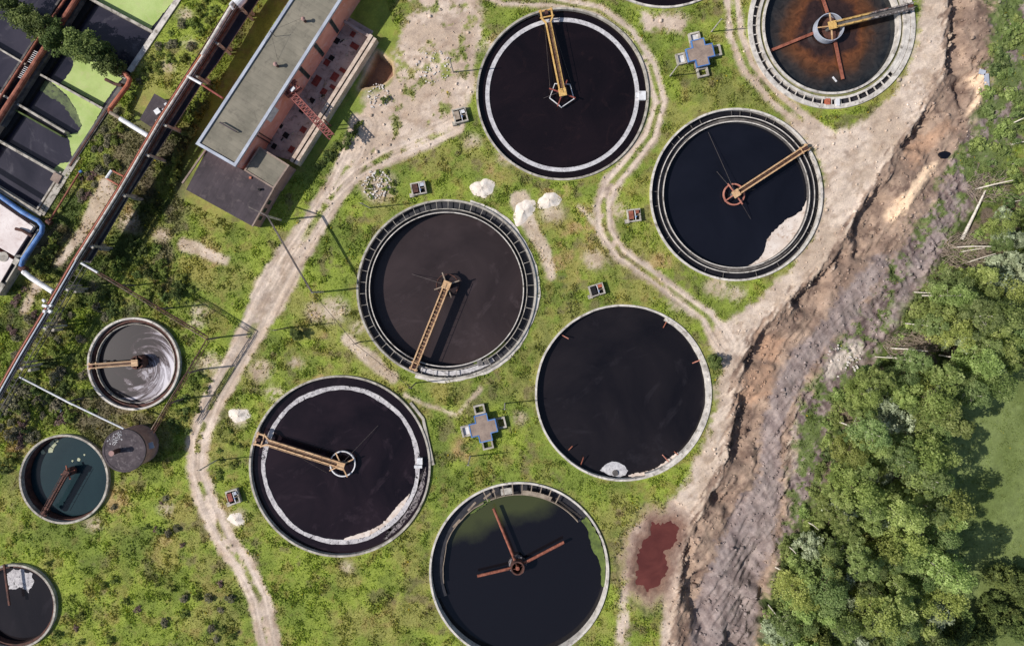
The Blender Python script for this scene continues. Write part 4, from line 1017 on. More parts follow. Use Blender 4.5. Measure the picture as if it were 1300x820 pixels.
# ---------------------------------------------------------------- rotating bridges
def bridge(label, hub, end, z, mbeam, wid=1.0, mdeck=None, deck=True, fork=0.0, cross=False, hubring=None, hubm=None, hub_r=0, spokes=4, spoke_m=None, rot=0.0, zw=-0.45, cables=(), post_m=None):
    h = P(hub[0], hub[1], z); q = P(end[0], end[1], z)
    e = empty('scraper_bridge', (h[0], h[1], 0), label, 'scraper bridge')
    hx, hy = h[0], h[1]; dx, dy = q[0] - hx, q[1] - hy; L = math.hypot(dx, dy); ux, uy = dx / L, dy / L; nx_, ny_ = -uy, ux
    w = wid / 2
    fl = L - 2.4 if fork else L
    for s_ in (-1, 1):
        mb = MB()
        mb.beam((hx + nx_ * w * s_, hy + ny_ * w * s_, z), (hx + ux * fl + nx_ * w * s_, hy + uy * fl + ny_ * w * s_, z), 0.24, 0.42)
        mb.beam((hx + nx_ * w * s_, hy + ny_ * w * s_, z + 0.95), (hx + ux * fl + nx_ * w * s_, hy + uy * fl + ny_ * w * s_, z + 0.95), 0.06, 0.06)
        for k in range(int(fl / 1.6)):
            t = 0.5 + k * 1.6
            mb.beam((hx + ux * t + nx_ * w * s_, hy + uy * t + ny_ * w * s_, z), (hx + ux * t + nx_ * w * s_, hy + uy * t + ny_ * w * s_, z + .95), 0.06, 0.06)
        if fork:
            a = (hx + ux * fl + nx_ * w * s_, hy + uy * fl + ny_ * w * s_, z); b1 = (hx + ux * (fl + 0.8) + nx_ * (w + fork) * s_, hy + uy * (fl + 0.8) + ny_ * (w + fork) * s_, z)
            b2 = (hx + ux * L + nx_ * (w + fork) * s_, hy + uy * L + ny_ * (w + fork) * s_, z)
            mb.beam(a, b1, 0.28, 0.4); mb.beam(b1, b2, 0.28, 0.4)
        mb.build('side_beam', mbeam, e)
    if deck:
        mb = MB(); mb.beam((hx, hy, z - 0.1), (hx + ux * fl, hy + uy * fl, z - 0.1), wid - 0.26, 0.08); mb.build('walkway', mdeck or M['walkway'], e)
    if cross:
        mb = MB()
        for k in range(int(fl / 0.75)):
            t = 0.4 + k * 0.75
            mb.beam((hx + ux * t - nx_ * w, hy + uy * t - ny_ * w, z), (hx + ux * t + nx_ * w, hy + uy * t + ny_ * w, z), 0.1, 0.1)
        mb.build('cross_bar', mbeam, e)
    # carriage on the rim
    mb = MB(); cw = wid + 2 * fork + 0.6
    mb.beam((hx + ux * (L - 0.25) - nx_ * cw / 2, hy + uy * (L - 0.25) - ny_ * cw / 2, z - 0.05), (hx + ux * (L - .25) + nx_ * cw / 2, hy + uy * (L - .25) + ny_ * cw / 2, z - 0.05), 0.3, 0.35)
    mb.beam((hx + ux * (L - 1.4) - nx_ * cw / 2, hy + uy * (L - 1.4) - ny_ * cw / 2, z - 0.05), (hx + ux * (L - 1.4) + nx_ * cw / 2, hy + uy * (L - 1.4) + ny_ * cw / 2, z - 0.05), 0.2, 0.3)
    mb.build('carriage', mbeam, e)
    mb = MB(); mb.box((hx + ux * (L - 0.7), hy + uy * (L - 0.7), z + 0.25), (0.7, 0.5, 0.5), math.atan2(uy, ux)); mb.build('drive_motor', M['rust_dark'], e)
    for s_ in (-1, 1):
        mb = MB(); px_, py_ = hx + ux * (L - 0.5) + nx_ * cw / 2 * s_, hy + uy * (L - .5) + ny_ * cw / 2 * s_
        mb.tube([(px_ - nx_ * .1, py_ - ny_ * .1, 0.62), (px_ + nx_ * .1, py_ + ny_ * .1, 0.62)], 0.27, 14); mb.build('wheel', M['black'], e)
    # centre
    mb = MB(); mb.cyl((hx, hy), 0.45, zw - 1.0, z + 0.3, 16); mb.build('centre_pier', M['concrete_dark'], e)
    mb = MB(); mb.box((hx, hy, z + 0.3), (wid + 0.5, wid + 0.5, 0.2), math.atan2(uy, ux)); mb.build('turntable', mbeam, e)
    if hubring:
        r0, r1, z0, z1, n = hubring
        mb = MB(); mb.ring((hx, hy), r0, r1, z0, z1, n=n, a0=rot, a1=rot + 2 * math.pi); mb.build('feed_well', hubm, e)
    if spokes:
        for k in range(spokes):
            a = rot + 2 * math.pi * k / spokes
            mb = MB(); mb.beam((hx, hy, z - 0.2), (hx + math.cos(a) * hub_r, hy + math.sin(a) * hub_r, z - 0.35), 0.2, 0.2); mb.build('spoke', spoke_m or M['rust'], e)
    for (t0, o0, x1, y1) in cables:
        mb = MB(); a = (hx + ux * t0 * L + nx_ * o0, hy + uy * t0 * L + ny_ * o0, z); b_ = P(x1, y1, zw + .3); mb.tube([a, b_], 0.035, 5); mb.build('stay_cable', M['wire'], e)
    return e
bridge('yellow bridge with a forked rim end over the black tank at the top centre', (714, 118), (692.5, 12), 1.4, M['yellow'], 0.85, fork=0.55, hubring=(2.25, 2.4, 0.1, 0.4, 5), hubm=M['white'], hub_r=2.5, spoke_m=M['rust_red'], rot=-0.35, cables=((0.97, -0.4, 728, 115), (0.97, 0.4, 699, 122), (0.02, 0, 690, 125)))
bridge('tan fork ended bridge reaching left from the white ringed centre of its tank', (433, 590.5), (324, 556), 1.4, M['tan'], 0.85, fork=0.55, hubring=(2.15, 2.35, 0.0, 0.45, 40), hubm=M['white'], hub_r=2.4, spoke_m=M['tan'], rot=0.45, cables=((0.01, 0, 480, 540), (0.6, 0.4, 415, 600)))
bridge('tan lattice bridge crossing the lower half of the brown middle tank', (567, 362), (524, 470), 1.35, M['tan'], 0.95, cross=True, mdeck=M['walkway'], hubring=(1.9, 2.05, -0.8, 0.2, 28), hubm=M['rust_dark'], hub_r=2.4, spoke_m=M['wood'], rot=0.35, zw=-1.5, cables=((0.0, 0, 523, 348),))
bridge('salmon and tan bridge reaching up right from the red cross hub of the navy tank', (934, 246), (1026, 186), 1.2, M['tan'], 0.8, hubring=(1.75, 2.0, 0.0, 0.3, 32), hubm=M['salmon'], hub_r=2.3, spoke_m=M['salmon'], rot=0.62, cables=((0.0, 0, 899, 168), (0.0, 0, 910, 218), (0, 0, 953, 278), (0, 0, 960, 240)))
e = bridge('yellow bridge from the big grey drum to the rim of the rusty tank', (1056, 33), (1160, 8), 1.5, M['yellow_worn'], 0.9, mdeck=M['concrete_dark'], hubring=(2.35, 2.5, -0.6, 1.0, 48), hubm=M['parapet'], hub_r=2.4, spoke_m=M['tan'], rot=0.1, zw=-1.0)
mb = MB(); h = P(1056, 33, 0)
mb.cyl((h[0], h[1]), 2.3, -0.9, -0.3, 40); mb.build('sludge_core', M['rust_dark'], e)
for k, (x, y) in enumerate([(1032, -38), (975, 66), (1070, 101), (1128, 12)]):
    a = P(1056, 33, -0.6); b_ = P(x, y, -0.6); d = np.array(b_) - np.array(a); d /= np.linalg.norm(d)
    mb = MB(); mb.beam(tuple(np.array(a) + d * 2.5), b_, 0.5, 0.3); mb.build('scraper_arm', M['rust'], e)
mb = MB(); mb.beam(P(1057, 98, -0.8), P(1062, 104, -0.8), 0.3, 0.12); mb.build('scraper_blade', M['white'], e)
bridge('small tan bridge over the scum tank on the left with a dark centre drum', (172, 460.5), (112, 465), 1.5, M['tan'], 0.65, hubring=(1.0, 1.25, -0.5, 1.1, 24), hubm=M['rust_dark'], hub_r=1.2, spoke_m=M['rust_dark'], zw=-0.6)
bridge('rusty bridge slanting down left over the teal tank', (85, 600), (55, 654), 0.8, M['rust_dark'], 0.5, mdeck=M['rust_dark'], hubring=(0.6, 0.75, -0.9, 0.5, 20), hubm=M['rust_dark'], hub_r=1.3, spoke_m=M['rust'], rot=0.3, zw=-1.3)
# three armed rotor of the algae tank
h = P(657, 719, 0); e = empty('rotary_distributor', (h[0], h[1], 0), 'rusty three armed rotary distributor standing in the algae green tank at the bottom edge', 'distributor')
mb = MB(); mb.ring((h[0], h[1]), 1.0, 1.25, -1.8, 0.8, n=28); mb.build('drum', M['rust_dark'], e)
mb = MB(); mb.ring((h[0], h[1]), 1.3, 1.6, -1.8, -0.6, n=28, fn1=noisy(4, .1)); mb.build('drum_collar', M['foam'] if 'foam' in M else FOAMG, e)
mb = MB(); mb.cyl((h[0], h[1]), 0.35, -1.8, 0.9, 16); mb.build('centre_pier', M['rust'], e)
for (x, y) in [(626.5, 645), (716, 688), (606, 731)]:
    a = np.array(P(657, 719, -0.2)); b_ = np.array(P(x, y, -0.2)); d = (b_ - a) / np.linalg.norm(b_ - a)
    mb = MB(); mb.tube([tuple(a + d * 1.2), tuple(b_)], 0.26, 10); mb.build('arm', M['rust'], e)
    mb = MB(); mb.beam((a[0], a[1], 0.7), tuple(a + d * 2.2 + np.array([0, 0, .3])), 0.1, 0.1); mb.build('brace', M['rust_dark'], e)

# ---------------------------------------------------------------- rectangular basins, top left
e = empty('settling_basin', (P(100, 100)[0], P(100, 100)[1], 0), 'block of rectangular settling basins in the top left with dark water and lime green duckweed', 'basin')
mb = MB(); mb.prism([P(x, y)[:2] for x, y in [(-300, -170), (345, -170), (236, 4), (176, 96), (110, 215), (60, 292), (8, 262), (-300, 120)]], -3.4, -1.2); mb.build('water_surface', WB, e)
def bwall(x0, y0, x1, y1, w, z=0.3, m=None, z0=-1.6, nm='divider_wall'):
    a = P(x0, y0, z); b_ = P(x1, y1, z); mb = MB()
    d = math.hypot(b_[0] - a[0], b_[1] - a[1]); r = math.atan2(b_[1] - a[1], b_[0] - a[0])
    mb.box(((a[0] + b_[0]) / 2, (a[1] + b_[1]) / 2, (z + z0) / 2), (d, w, z - z0), r); mb.build(nm, m or M['concrete'], e)
bwall(306, -120, 164, 91, 1.0, 0.3, M['concrete_pale'], -3, 'side_wall')
bwall(164, 95, 90, 207, 0.9, 0.28, M['concrete_dark'], -3, 'side_wall'); bwall(136, 138, 88, 211, 0.3, 0.38, M['rust_dark'])
bwall(98, 198, 52, 272, 1.25, 0.2, M['concrete'], -3, 'side_wall'); bwall(77, 218, 46, 267, 0.3, 0.1, M['concrete'])
bwall(79, -20, 194, 41, 0.45, 0.3); bwall(-60, -28, 160, 99, 0.7, 0.32, M['concrete_pale']); bwall(51, 95, 130, 138, 0.35, 0.3, M['concrete'])
bwall(-60, 28, 34, 83, 0.3, 0.3); bwall(18, 130, 82, 168, 0.4, 0.32); bwall(16, 138, 78, 173, 0.25, 0.0, mat('moss', lin(60, 76, 34), lin(90, 104, 50), 1.0)); bwall(-60, 88, 12, 126, 0.35, 0.3)
bwall(-60, 146, 76, 223, 0.45, 0.3); bwall(-60, 205, 52, 273, 0.7, 0.3)
mb = MB(); q = P(71, 226, .5); mb.box((q[0], q[1], 0.0), (1.6, 1.6, 1.0), -0.5); mb.build('sluice_box', M['roof_grey'], e)
for k, poly in enumerate([[(52, 100), (62, 104), (84, 122), (98, 142), (104, 158), (100, 162), (92, 150), (78, 132), (60, 122), (50, 114)]]):
    patch('algae_film', poly, -1.18, mat('algae_film', lin(70, 78, 56), lin(112, 124, 78), 0.7, c3=lin(48, 50, 52), spots=1.4, spot_amt=.9), e, 0.02, 1.2, seed=90)
# feed channel between the two halves, its shade painted black
a = P(113, -20, 0); 
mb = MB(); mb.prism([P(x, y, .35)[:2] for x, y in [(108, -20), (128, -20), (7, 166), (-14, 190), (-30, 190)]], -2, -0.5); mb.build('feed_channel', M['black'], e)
bwall(116, -20, 2, 160, 0.45, 0.4, M['concrete_dark']); bwall(88, -20, -30, 165, 0.35, 0.2, M['concrete_dark'])
def dp(poly, seed): patch('duckweed', poly, -1.17 + .008 * seed, DUCK, e, 0.03, 0.6, seed=seed)
dp([(122, -20), (240, -20), (222, 0), (191, 37), (150, 18), (118, 1)], 1)
dp([(96, 68), (120, 78), (155, 100), (150, 106), (130, 135), (78, 106), (92, 88)], 2)
dp([(78, 108), (129, 139), (107, 180), (92, 203), (88, 178), (84, 172), (100, 168), (104, 160), (97, 140), (84, 120), (60, 100)], 3)
dp([(66, 216), (76, 208), (88, 206), (80, 222)], 5)

# ---------------------------------------------------------------- buildings
def polyw(pts, z): return [P(x, y, z)[:2] for x, y in pts]
def inset(poly, d):
    cx = sum(p[0] for p in poly) / len(poly); cy = sum(p[1] for p in poly) / len(poly); out = []
    n = len(poly)
    A = sum(poly[i][0] * poly[(i + 1) % n][1] - poly[(i + 1) % n][0] * poly[i][1] for i in range(n)); sg = 1 if A > 0 else -1
    for i in range(n):
        p0, p1, p2 = poly[i - 1], poly[i], poly[(i + 1) % n]
        def nrm(a, b): L = math.hypot(b[0] - a[0], b[1] - a[1]); return (-(b[1] - a[1]) / L * sg, (b[0] - a[0]) / L * sg)
        n1, n2 = nrm(p0, p1), nrm(p1, p2); k = 1 + n1[0] * n2[0] + n1[1] * n2[1]
        out.append((p1[0] + (n1[0] + n2[0]) / k * d, p1[1] + (n1[1] + n2[1]) / k * d))
    return out
def frame(poly, w, z0, z1, mb=None):
    mb = mb or MB(); q = inset(poly, w); n = len(poly)
    for i in range(n):
        j = (i + 1) % n; mb.prism([poly[i], poly[j], q[j], q[i]], z0, z1)
    return mb
HB = 7.0
e = empty('plant_building', (P(340, 100)[0], P(340, 100)[1], 0), 'long pink walled building with an olive grey flat roof and pale metal parapet', 'building')
mainp = polyw([(248, 183), (298.5, 212), (472, -60), (407, -60)], HB)
mb = MB(); mb.prism(inset(mainp, 0.12), -0.3, HB - 0.45); mb.build('wall', M['pink'], e)
mb = MB(); mb.prism(inset(mainp, 0.55), HB - 0.44, HB - 0.28); rf = mb.build('roof', M['roof'], e)
frame(mainp, 0.5, HB - 0.44, HB).build('parapet', M['parapet'], e)
# wall direction and normal for the right hand facade
A0 = np.array(mainp[1]); A1 = np.array(mainp[2]); dv = (A1 - A0) / np.linalg.norm(A1 - A0); nv = np.array([dv[1], -dv[0]])
def on_facade(t, z0, z1, w, m, nm, d=0.08):
    c0 = A0 + dv * t - nv * 0.12; mb = MB(); mb.box((c0[0] + nv[0] * (d / 2 - .01), c0[1] + nv[1] * (d / 2 - .01), (z0 + z1) / 2), (w, d, z1 - z0), math.atan2(dv[1], dv[0])); return mb.build(nm, m, e)
def tfac(px, py, z): q = np.array(P(px, py, z)[:2]); return float((q - A0).dot(dv))
for (px, py) in [(426, 35), (407, 65), (390, 95)]:
    o = on_facade(tfac(px, py, 3.5), 0.8, 6.2, 0.75, M['concrete_dark'], 'window', 0.1)
    mb = MB(); c0 = A0 + dv * tfac(px, py, 3.5) - nv * 0.12
    mb.box((c0[0] + nv[0] * 0.1, c0[1] + nv[1] * .1, 3.5), (0.55, 0.06, 5.0), math.atan2(dv[1], dv[0])); mb.build('pane', M['glass_dark'], o)
on_facade(tfac(345, 145, 5.5), 4.2, 6.5, 2.6, M['white'], 'plaster_patch', 0.05)
for t in (tfac(331, 175, 4),):
    q = A0 + dv * t + nv * 0.15; mb = MB(); mb.tube([(q[0], q[1], -0.2), (q[0], q[1], 6.4)], 0.12, 8); mb.tube([(q[0] + dv[0] * .6, q[1] + dv[1] * .6, -0.2), (q[0] + dv[0] * .6, q[1] + dv[1] * .6, 6.4)], 0.1, 8); mb.build('downpipe', M['rust_dark'], e)
for (x, y) in [(387, 27), (352, 84)]:
    q = P(x, y, HB); mb = MB(); mb.cyl((q[0], q[1]), 0.24, HB - 0.3, HB + 1.0, 12); v = mb.build('roof_vent', M['rust_dark'], e)
    mb = MB(); mb.cyl((q[0], q[1]), 0.38, HB + 1.0, HB + 1.25, 12, 0.1); mb.build('vent_cap', M['brick'], v)
q = P(349, 46, HB); mb = MB(); mb.tube([(q[0], q[1], HB - .3), (q[0], q[1], HB + 2.2)], 0.05, 6)
for (x, y) in [(384, 22), (352, 76), (332, 62)]:
    w_ = P(x, y, HB); mb.tube([(q[0], q[1], HB + 2.1), (w_[0], w_[1], HB - 0.25)], 0.02, 4)
mb.build('antenna_mast', M['wire'], e)
mb = MB(); a = P(280, 156, HB); b_ = P(301, 168, HB); mb.beam((a[0], a[1], HB + 0.35), (b_[0], b_[1], HB + .35), 0.25, 0.12); mb.beam((a[0], a[1], HB - .3), (a[0], a[1], HB + .35), .12, .12); mb.beam((b_[0], b_[1], HB - .3), (b_[0], b_[1], HB + .35), .12, .12); mb.build('roof_rail', M['bitumen'], e)
# black annex
HA = 4.0
annex = empty('annex', (P(290, 240)[0], P(290, 240)[1], 0), 'low annex with a flat black bitumen roof at the lower end of the pink building', 'building')
ap = polyw([(237, 240), (262, 193), (300, 215), (349, 238), (321, 287.5)], HA)
ap = polyw([(236, 241), (262, 191), (348.5, 238), (320.5, 287.5)], HA)
mb = MB(); mb.prism(inset(ap, 0.1), -0.3, HA - 0.25); mb.build('wall', M['brick'], annex)
mb = MB(); mb.prism(ap, HA - 0.24, HA - 0.05); mb.build('roof', M['bitumen'], annex)
mb = MB(); mb.beam((*ap[2], HA), (*ap[3], HA), 0.25, 0.35); mb.build('parapet', M['roof_grey'], annex)
mb = MB(); a = P(262, 190, HA); b_ = P(232, 233, HA); mb.beam((a[0], a[1], HA + .1), (b_[0], b_[1], HA + .1), 0.3, 0.3); mb.build('roof_edge', M['roof_grey'], annex)
B0 = np.array(ap[3]); B1 = np.array(ap[2]); bd = (B1 - B0) / np.linalg.norm(B1 - B0); bn = np.array([bd[1], -bd[0]])
for t in (1.8, 3.4, 5.0):
    q = B0 + bd * t - bn * 0.1; mb = MB(); mb.box((q[0], q[1], 2.4), (0.8, 0.1, 1.2), math.atan2(bd[1], bd[0])); w = mb.build('window', M['glass_dark'], annex)
q = P(330, 241, HA); mb = MB(); mb.cyl((q[0], q[1]), 0.22, HA - .1, HA + .5, 10); mb.build('roof_vent', M['black'], annex)
q = P(318, 226, HA); mb = MB(); mb.box((q[0], q[1], HA + .05), (0.4, 0.4, .3)); mb.build('roof_box', M['orange'], annex)
# small annex
HS = 4.4
an2 = empty('annex', (P(340, 215)[0], P(340, 215)[1], 0), 'small annex with a grey felt roof between the pink wall and the black roof', 'building')
sp = polyw([(309.5, 216.5), (329, 186), (367.5, 210), (347.5, 240)], HS)
mb = MB(); mb.prism(inset(sp, 0.12), -0.3, HS - 0.3); mb.build('wall', M['brick'], an2)
mb = MB(); mb.prism(inset(sp, 0.3), HS - 0.29, HS - 0.12); mb.build('roof', M['roof'], an2)
frame(sp, 0.28, HS - 0.29, HS + 0.02).build('parapet', M['roof_grey'], an2)
# courtyard slab
yard = empty('walled_yard', (P(410, 120)[0], P(410, 120)[1], 0), 'sunken concrete yard with rusty hatches behind a thick beige wall beside the pink building', 'yard')
def yw(x, y, z): return P(x, y, z)
WH = 2.3
slabp = polyw([(356, 200), (330, 195), (436, 18), (474, 40), (380, 206)], 0.12)
mb = MB(); mb.prism(slabp, -0.8, 0.12); mb.build('slab', M['slab'], yard)
wl = np.array(P(474, 46, WH)[:2]); wr = np.array(P(372, 207, WH)[:2]); wd = (wr - wl) / np.linalg.norm(wr - wl); wn = np.array([-wd[1], wd[0]])
r_ = math.atan2(wd[1], wd[0]); Lw = float(np.linalg.norm(wr - wl)); mc = (wl + wr) / 2
mb = MB(); mb.box((mc[0] - wn[0] * 0.42, mc[1] - wn[1] * .42, WH / 2 - 1.6), (Lw, 0.62, WH + 3.2), r_); mb.build('wall', M['beige'], yard)
mb = MB(); q = mc + wn * 0.42; mb.box((q[0], q[1], WH / 2 - 1.65), (Lw - 0.2, 0.58, WH + 3.1), r_); mb.build('wall', M['beige'], yard)
mb = MB(); mb.box((mc[0], mc[1], WH / 2 - 0.4), (Lw - 0.3, 0.26, WH + 0.3), r_); mb.build('gap_fill', M['black'], yard)
mb = MB(); a = P(437, 27, 1.4); b_ = P(471, 48, 1.4); mb.beam((a[0], a[1], .6), (b_[0], b_[1], .6), 0.5, 1.7); mb.build('end_wall', M['slab'], yard)
for k, (x, y, w_, h_, mm) in enumerate([(428, 41, 1.0, .9, 'black'), (448, 44, 1.0, .8, 'hatch'), (450, 59, 1.0, 1.5, 'hatch'), (427, 52, 1.1, 1.1, 'black'), (421, 74, .9, .9, 'black'), (415, 80, 1.1, 1.0, 'hatch'), (437, 91, 0.7, 1.8, 'hatch'),
        (402, 103, 1.9, 1.2, 'hatch'), (425, 98, 1.5, 1.2, 'hatch'), (411, 117, 1.2, 1.0, 'hatch'), (424, 112, 0.7, 1.6, 'hatch'), (384, 140, 1.2, .9, 'black'), (363, 172, 1.0, 1.0, 'black'), (385, 165, 1.1, 1.0, 'hatch'), (370, 190, 1.2, .9, 'hatch'), (348, 186, 1.0, .8, 'black'), (396, 128, .9, .9, 'black'), (356, 160, .8, .8, 'black')]):
    q = P(x, y, 0.12); mb = MB(); mb.box((q[0], q[1], 0.17), (w_, h_, 0.14), r_); mb.build('hatch', M[mm], yard)
rr = random.Random(12)
for k in range(14):
    t = rr.uniform(0.1, 0.95); s_ = rr.uniform(-5.2, -1.2); q = wl + wd * Lw * t - wn * s_ * -1
    mb = MB(); q = wl + wd * Lw * t + wn * s_; mb.box((q[0], q[1], 0.2), (rr.uniform(.3, 1.2), rr.uniform(.2, .5), 0.16), rr.uniform(0, 3)); mb.build('debris', rr.choice([M['wood'], M['concrete'], M['bitumen']]), yard)
# truss crane
cr = empty('truss_crane', (P(365, 113)[0], P(365, 113)[1], 0), 'red lattice gantry truss sticking out from the pink wall over the beige yard wall', 'crane')
def truss(a, b_, w, h, m, par, nm='lattice_boom', seg=0.9, ch=0.09):
    a = np.array(a, float); b_ = np.array(b_, float); d = b_ - a; L = np.linalg.norm(d); d /= L; sd = np.cross(d, [0, 0, 1.0]); sd /= np.linalg.norm(sd); up = np.array([0, 0, 1.0])
    mb = MB(); cs = [(-1, -1), (1, -1), (1, 1), (-1, 1)]
    for i, j in cs: mb.beam(a + sd * i * w / 2 + up * j * h / 2, b_ + sd * i * w / 2 + up * j * h / 2, ch, ch)
    n = max(1, int(L / seg))
    for k in range(n):
        p = a + d * L * k / n; q = a + d * L * (k + 1) / n
        for x in range(4):
            i, j = cs[x]; i2, j2 = cs[(x + 1) % 4]
            mb.beam(p + sd * i * w / 2 + up * j * h / 2, q + sd * i2 * w / 2 + up * j2 * h / 2, ch * .8, ch * .8)
            mb.beam(p + sd * i * w / 2 + up * j * h / 2, p + sd * i2 * w / 2 + up * j2 * h / 2, ch * .8, ch * .8)
    return mb.build(nm, m, par)
RED = mat('red_primer', lin(124, 60, 54), lin(156, 88, 80), 1.2, 0.7, c3=lin(190, 150, 140), spots=3, spot_amt=.6)
truss(P(367, 116, 5.2), P(421, 174, 5.2), 1.15, 0.8, RED, cr, 'lattice_boom', 0.7, 0.16)
truss(P(362, 119, 5.4), P(379, 107, 5.4), 1.5, 1.0, RED, cr, 'lattice_head', 0.6, 0.18)
q = P(372, 114, 5.9); mb = MB(); mb.box((q[0], q[1], 5.95), (0.9, 0.5, 0.5), .8); mb.build('winch', M['white'], cr)
for (x, y) in [(404, 158), (411, 152)]:
    q = P(x, y, 4.8); mb = MB(); mb.beam((q[0], q[1], -0.2), (q[0], q[1], 4.8), 0.18, 0.18); mb.build('leg', RED, cr)
# shed by rack
sh = empty('shed', (P(197, 142)[0], P(197, 142)[1], 0), 'small shed with a black tarred roof beside the red pipe of the rack', 'shed')
shp = polyw([(196, 119), (217, 131), (194, 163), (177, 152)], 2.6)
mb = MB(); mb.prism(inset(shp, 0.25), -0.3, 2.4); mb.build('wall', M['brick'], sh)
mb = MB(); mb.prism(shp, 2.41, 2.6); mb.build('roof', M['bitumen'], sh)
for (x, y, s_) in [(200, 142, .95), (209, 140, .6), (211, 133, .5)]:
    q = P(x, y, 2.8); mb = MB(); mb.box((q[0], q[1], 2.8), (s_, s_, .4), .6); mb.build('roof_vent', M['white'], sh)
# chamber block left
cb = empty('pump_house', (P(12, 300)[0], P(12, 300)[1], 0), 'flat pale roofed pump house at the left edge inside the bend of the blue pipe', 'building')
HP = 2.6
mb = MB(); mb.prism(inset(polyw([(-60, 218), (42, 288), (18, 325), (-60, 280)], HP), .15), -0.3, HP - .2); mb.prism(inset(polyw([(-60, 285), (17, 330), (-4, 366), (-60, 340)], HP - .3), .15), -0.3, HP - .5); mb.build('wall', M['brick'], cb)
mb = MB(); mb.prism(polyw([(-60, 218), (42, 288), (18, 325), (-60, 280)], HP), HP - .19, HP); mb.build('roof', M['white_roof'], cb)
mb = MB(); mb.prism(polyw([(-60, 285), (17, 330), (-4, 366), (-60, 340)], HP - .3), HP - .49, HP - .3); mb.build('roof', M['white_roof'], cb)
mb = MB(); a = P(45, 288, 1.9); b_ = P(-6, 372, 1.9); mb.beam((a[0], a[1], 1.0), (b_[0], b_[1], 1.0), 0.9, 1.6); mb.build('side_gallery', M['channel_dark'], cb)
mb = MB(); a = P(48, 291, 2.0); b_ = P(-3, 375, 2.0); mb.beam((a[0], a[1], 1.0), (b_[0], b_[1], 1.0), 0.25, 1.9); mb.build('gallery_wall', M['concrete'], cb)
for (x, y, w_, h_) in [(39, 289, 1.3, 1.1), (20, 332, 1.2, 1.0), (1, 364, 1.4, 1.0)]:
    q = P(x, y, 2.4); mb = MB(); mb.box((q[0], q[1], 2.2), (w_, h_, .5), 1.0); mb.build('hatch', M['concrete'], cb)
q = P(31, 293, HP); mb = MB(); mb.tube([(q[0] - 1.2, q[1] + .3, HP + .5), (q[0], q[1], HP + .5), (q[0] + 1.6, q[1] - 1.0, HP + .3)], 0.28, 10); mb.build('vent_pipe', M['rust_dark'], cb)
q = P(3, 326, HP); mb = MB(); mb.cyl((q[0], q[1]), 0.9, HP - .4, HP - .2, 20); mb.build('manhole', M['concrete'], cb)

# round tower
tw = empty('round_tower', (*P(177.5, 565, 0)[:2], 0), 'squat round brick tower with a dark mottled roof between the two small tanks', 'tower')
tc_ = P(157.6, 571.8, 5.0); rr5 = 27.3 / S * (H - 5) / H
mb = MB(); mb.cyl(tc_, rr5 - 0.2, -0.3, 4.6, 64); mb.build('wall', M['brick'], tw)
mb = MB(); mb.cyl(tc_, rr5, 4.61, 5.0, 64); mb.build('roof', M['tower_roof'], tw)
mb = MB(); mb.ring((tc_[0], tc_[1]), rr5 - 0.3, rr5 + 0.03, 4.7, 5.06, n=64); mb.build('roof_rim', M['bitumen'], tw)
q = P(146, 573.5, 6); mb = MB(); mb.cyl(q, 0.42, 4.9, 7.0, 20); ch = mb.build('chimney', M['rust_dark'], tw)
mb = MB(); mb.cyl(q, 0.47, 7.0, 7.12, 20); mb.build('chimney_cap', M['brick'], ch)
for k in range(70):
    pass
mb = MB(); rq = random.Random(3)
for k in range(90):
    a = rq.uniform(1.7, 2.7); r = rr5 * rq.uniform(.5, .97); q = (tc_[0] + math.cos(a) * r, tc_[1] + math.sin(a) * r); mb.box((q[0], q[1], 5.03), (rq.uniform(.08, .25), rq.uniform(.05, .15), .05), rq.uniform(0, 3))
mb.build('roof_gravel', FOAM, tw)
q = P(196, 563, 2); mb = MB(); mb.box((q[0] + .15, q[1], 3.4), (0.9, 1.1, .12), .3); mb.build('door_canopy', M['parapet'], tw)

# ---------------------------------------------------------------- pipe rack
HR = 6.0
rk = empty('pipe_rack', (*P(190, 190, 0)[:2], 0), 'long elevated pipe rack carrying red, white and dark pipes diagonally across the left side', 'pipe rack')
LINE = [(338, -60), (290, 12), (238, 95), (200, 154), (173, 200), (149.8, 240), (93.5, 330), (59, 390), (23, 450), (0, 491), (-50, 578)]
UP = LINE[:7]; LOW = LINE[6:]
def off(line, dx): return [(x + dx, y + dx * 0.3) for x, y in line]
def pl(line, z): return [P(x, y, z) for x, y in line]
def along(line, step):
    out = []; carry = 0
    for i in range(len(line) - 1):
        a = np.array(line[i], float); b_ = np.array(line[i + 1], float); L = np.linalg.norm(b_ - a); t = carry
        while t < L: out.append(tuple(a + (b_ - a) * t / L)); t += step
        carry = t - L
    return out
mb = MB(); mb.tube(pl([(255.6, 69.7)] + LINE[2:], HR + .25), 0.15, 10); mb.build('red_pipe', M['orange'], rk)
mb = MB(); mb.tube(pl([(344, -60), (306, 0), (300, 6)], HR + .5), 0.85, 16); mb.build('duct', M['white'], rk)
mb = MB(); mb.tube(pl(off([(338, -60), (290, 12), (255, 70)], 1.5), HR + .3), 0.33, 12); mb.build('pale_pipe', M['concrete_pale'], rk)
mb = MB(); mb.tube(pl(off([(255, 70)] + LINE[2:7], 2.6), HR + .3), 0.2, 12); mb.build('white_pipe', M['concrete_pale'], rk)
mb = MB(); mb.tube(pl(off(LOW, 3), HR + .25), 0.14, 10); mb.build('white_pipe', M['parapet'], rk)
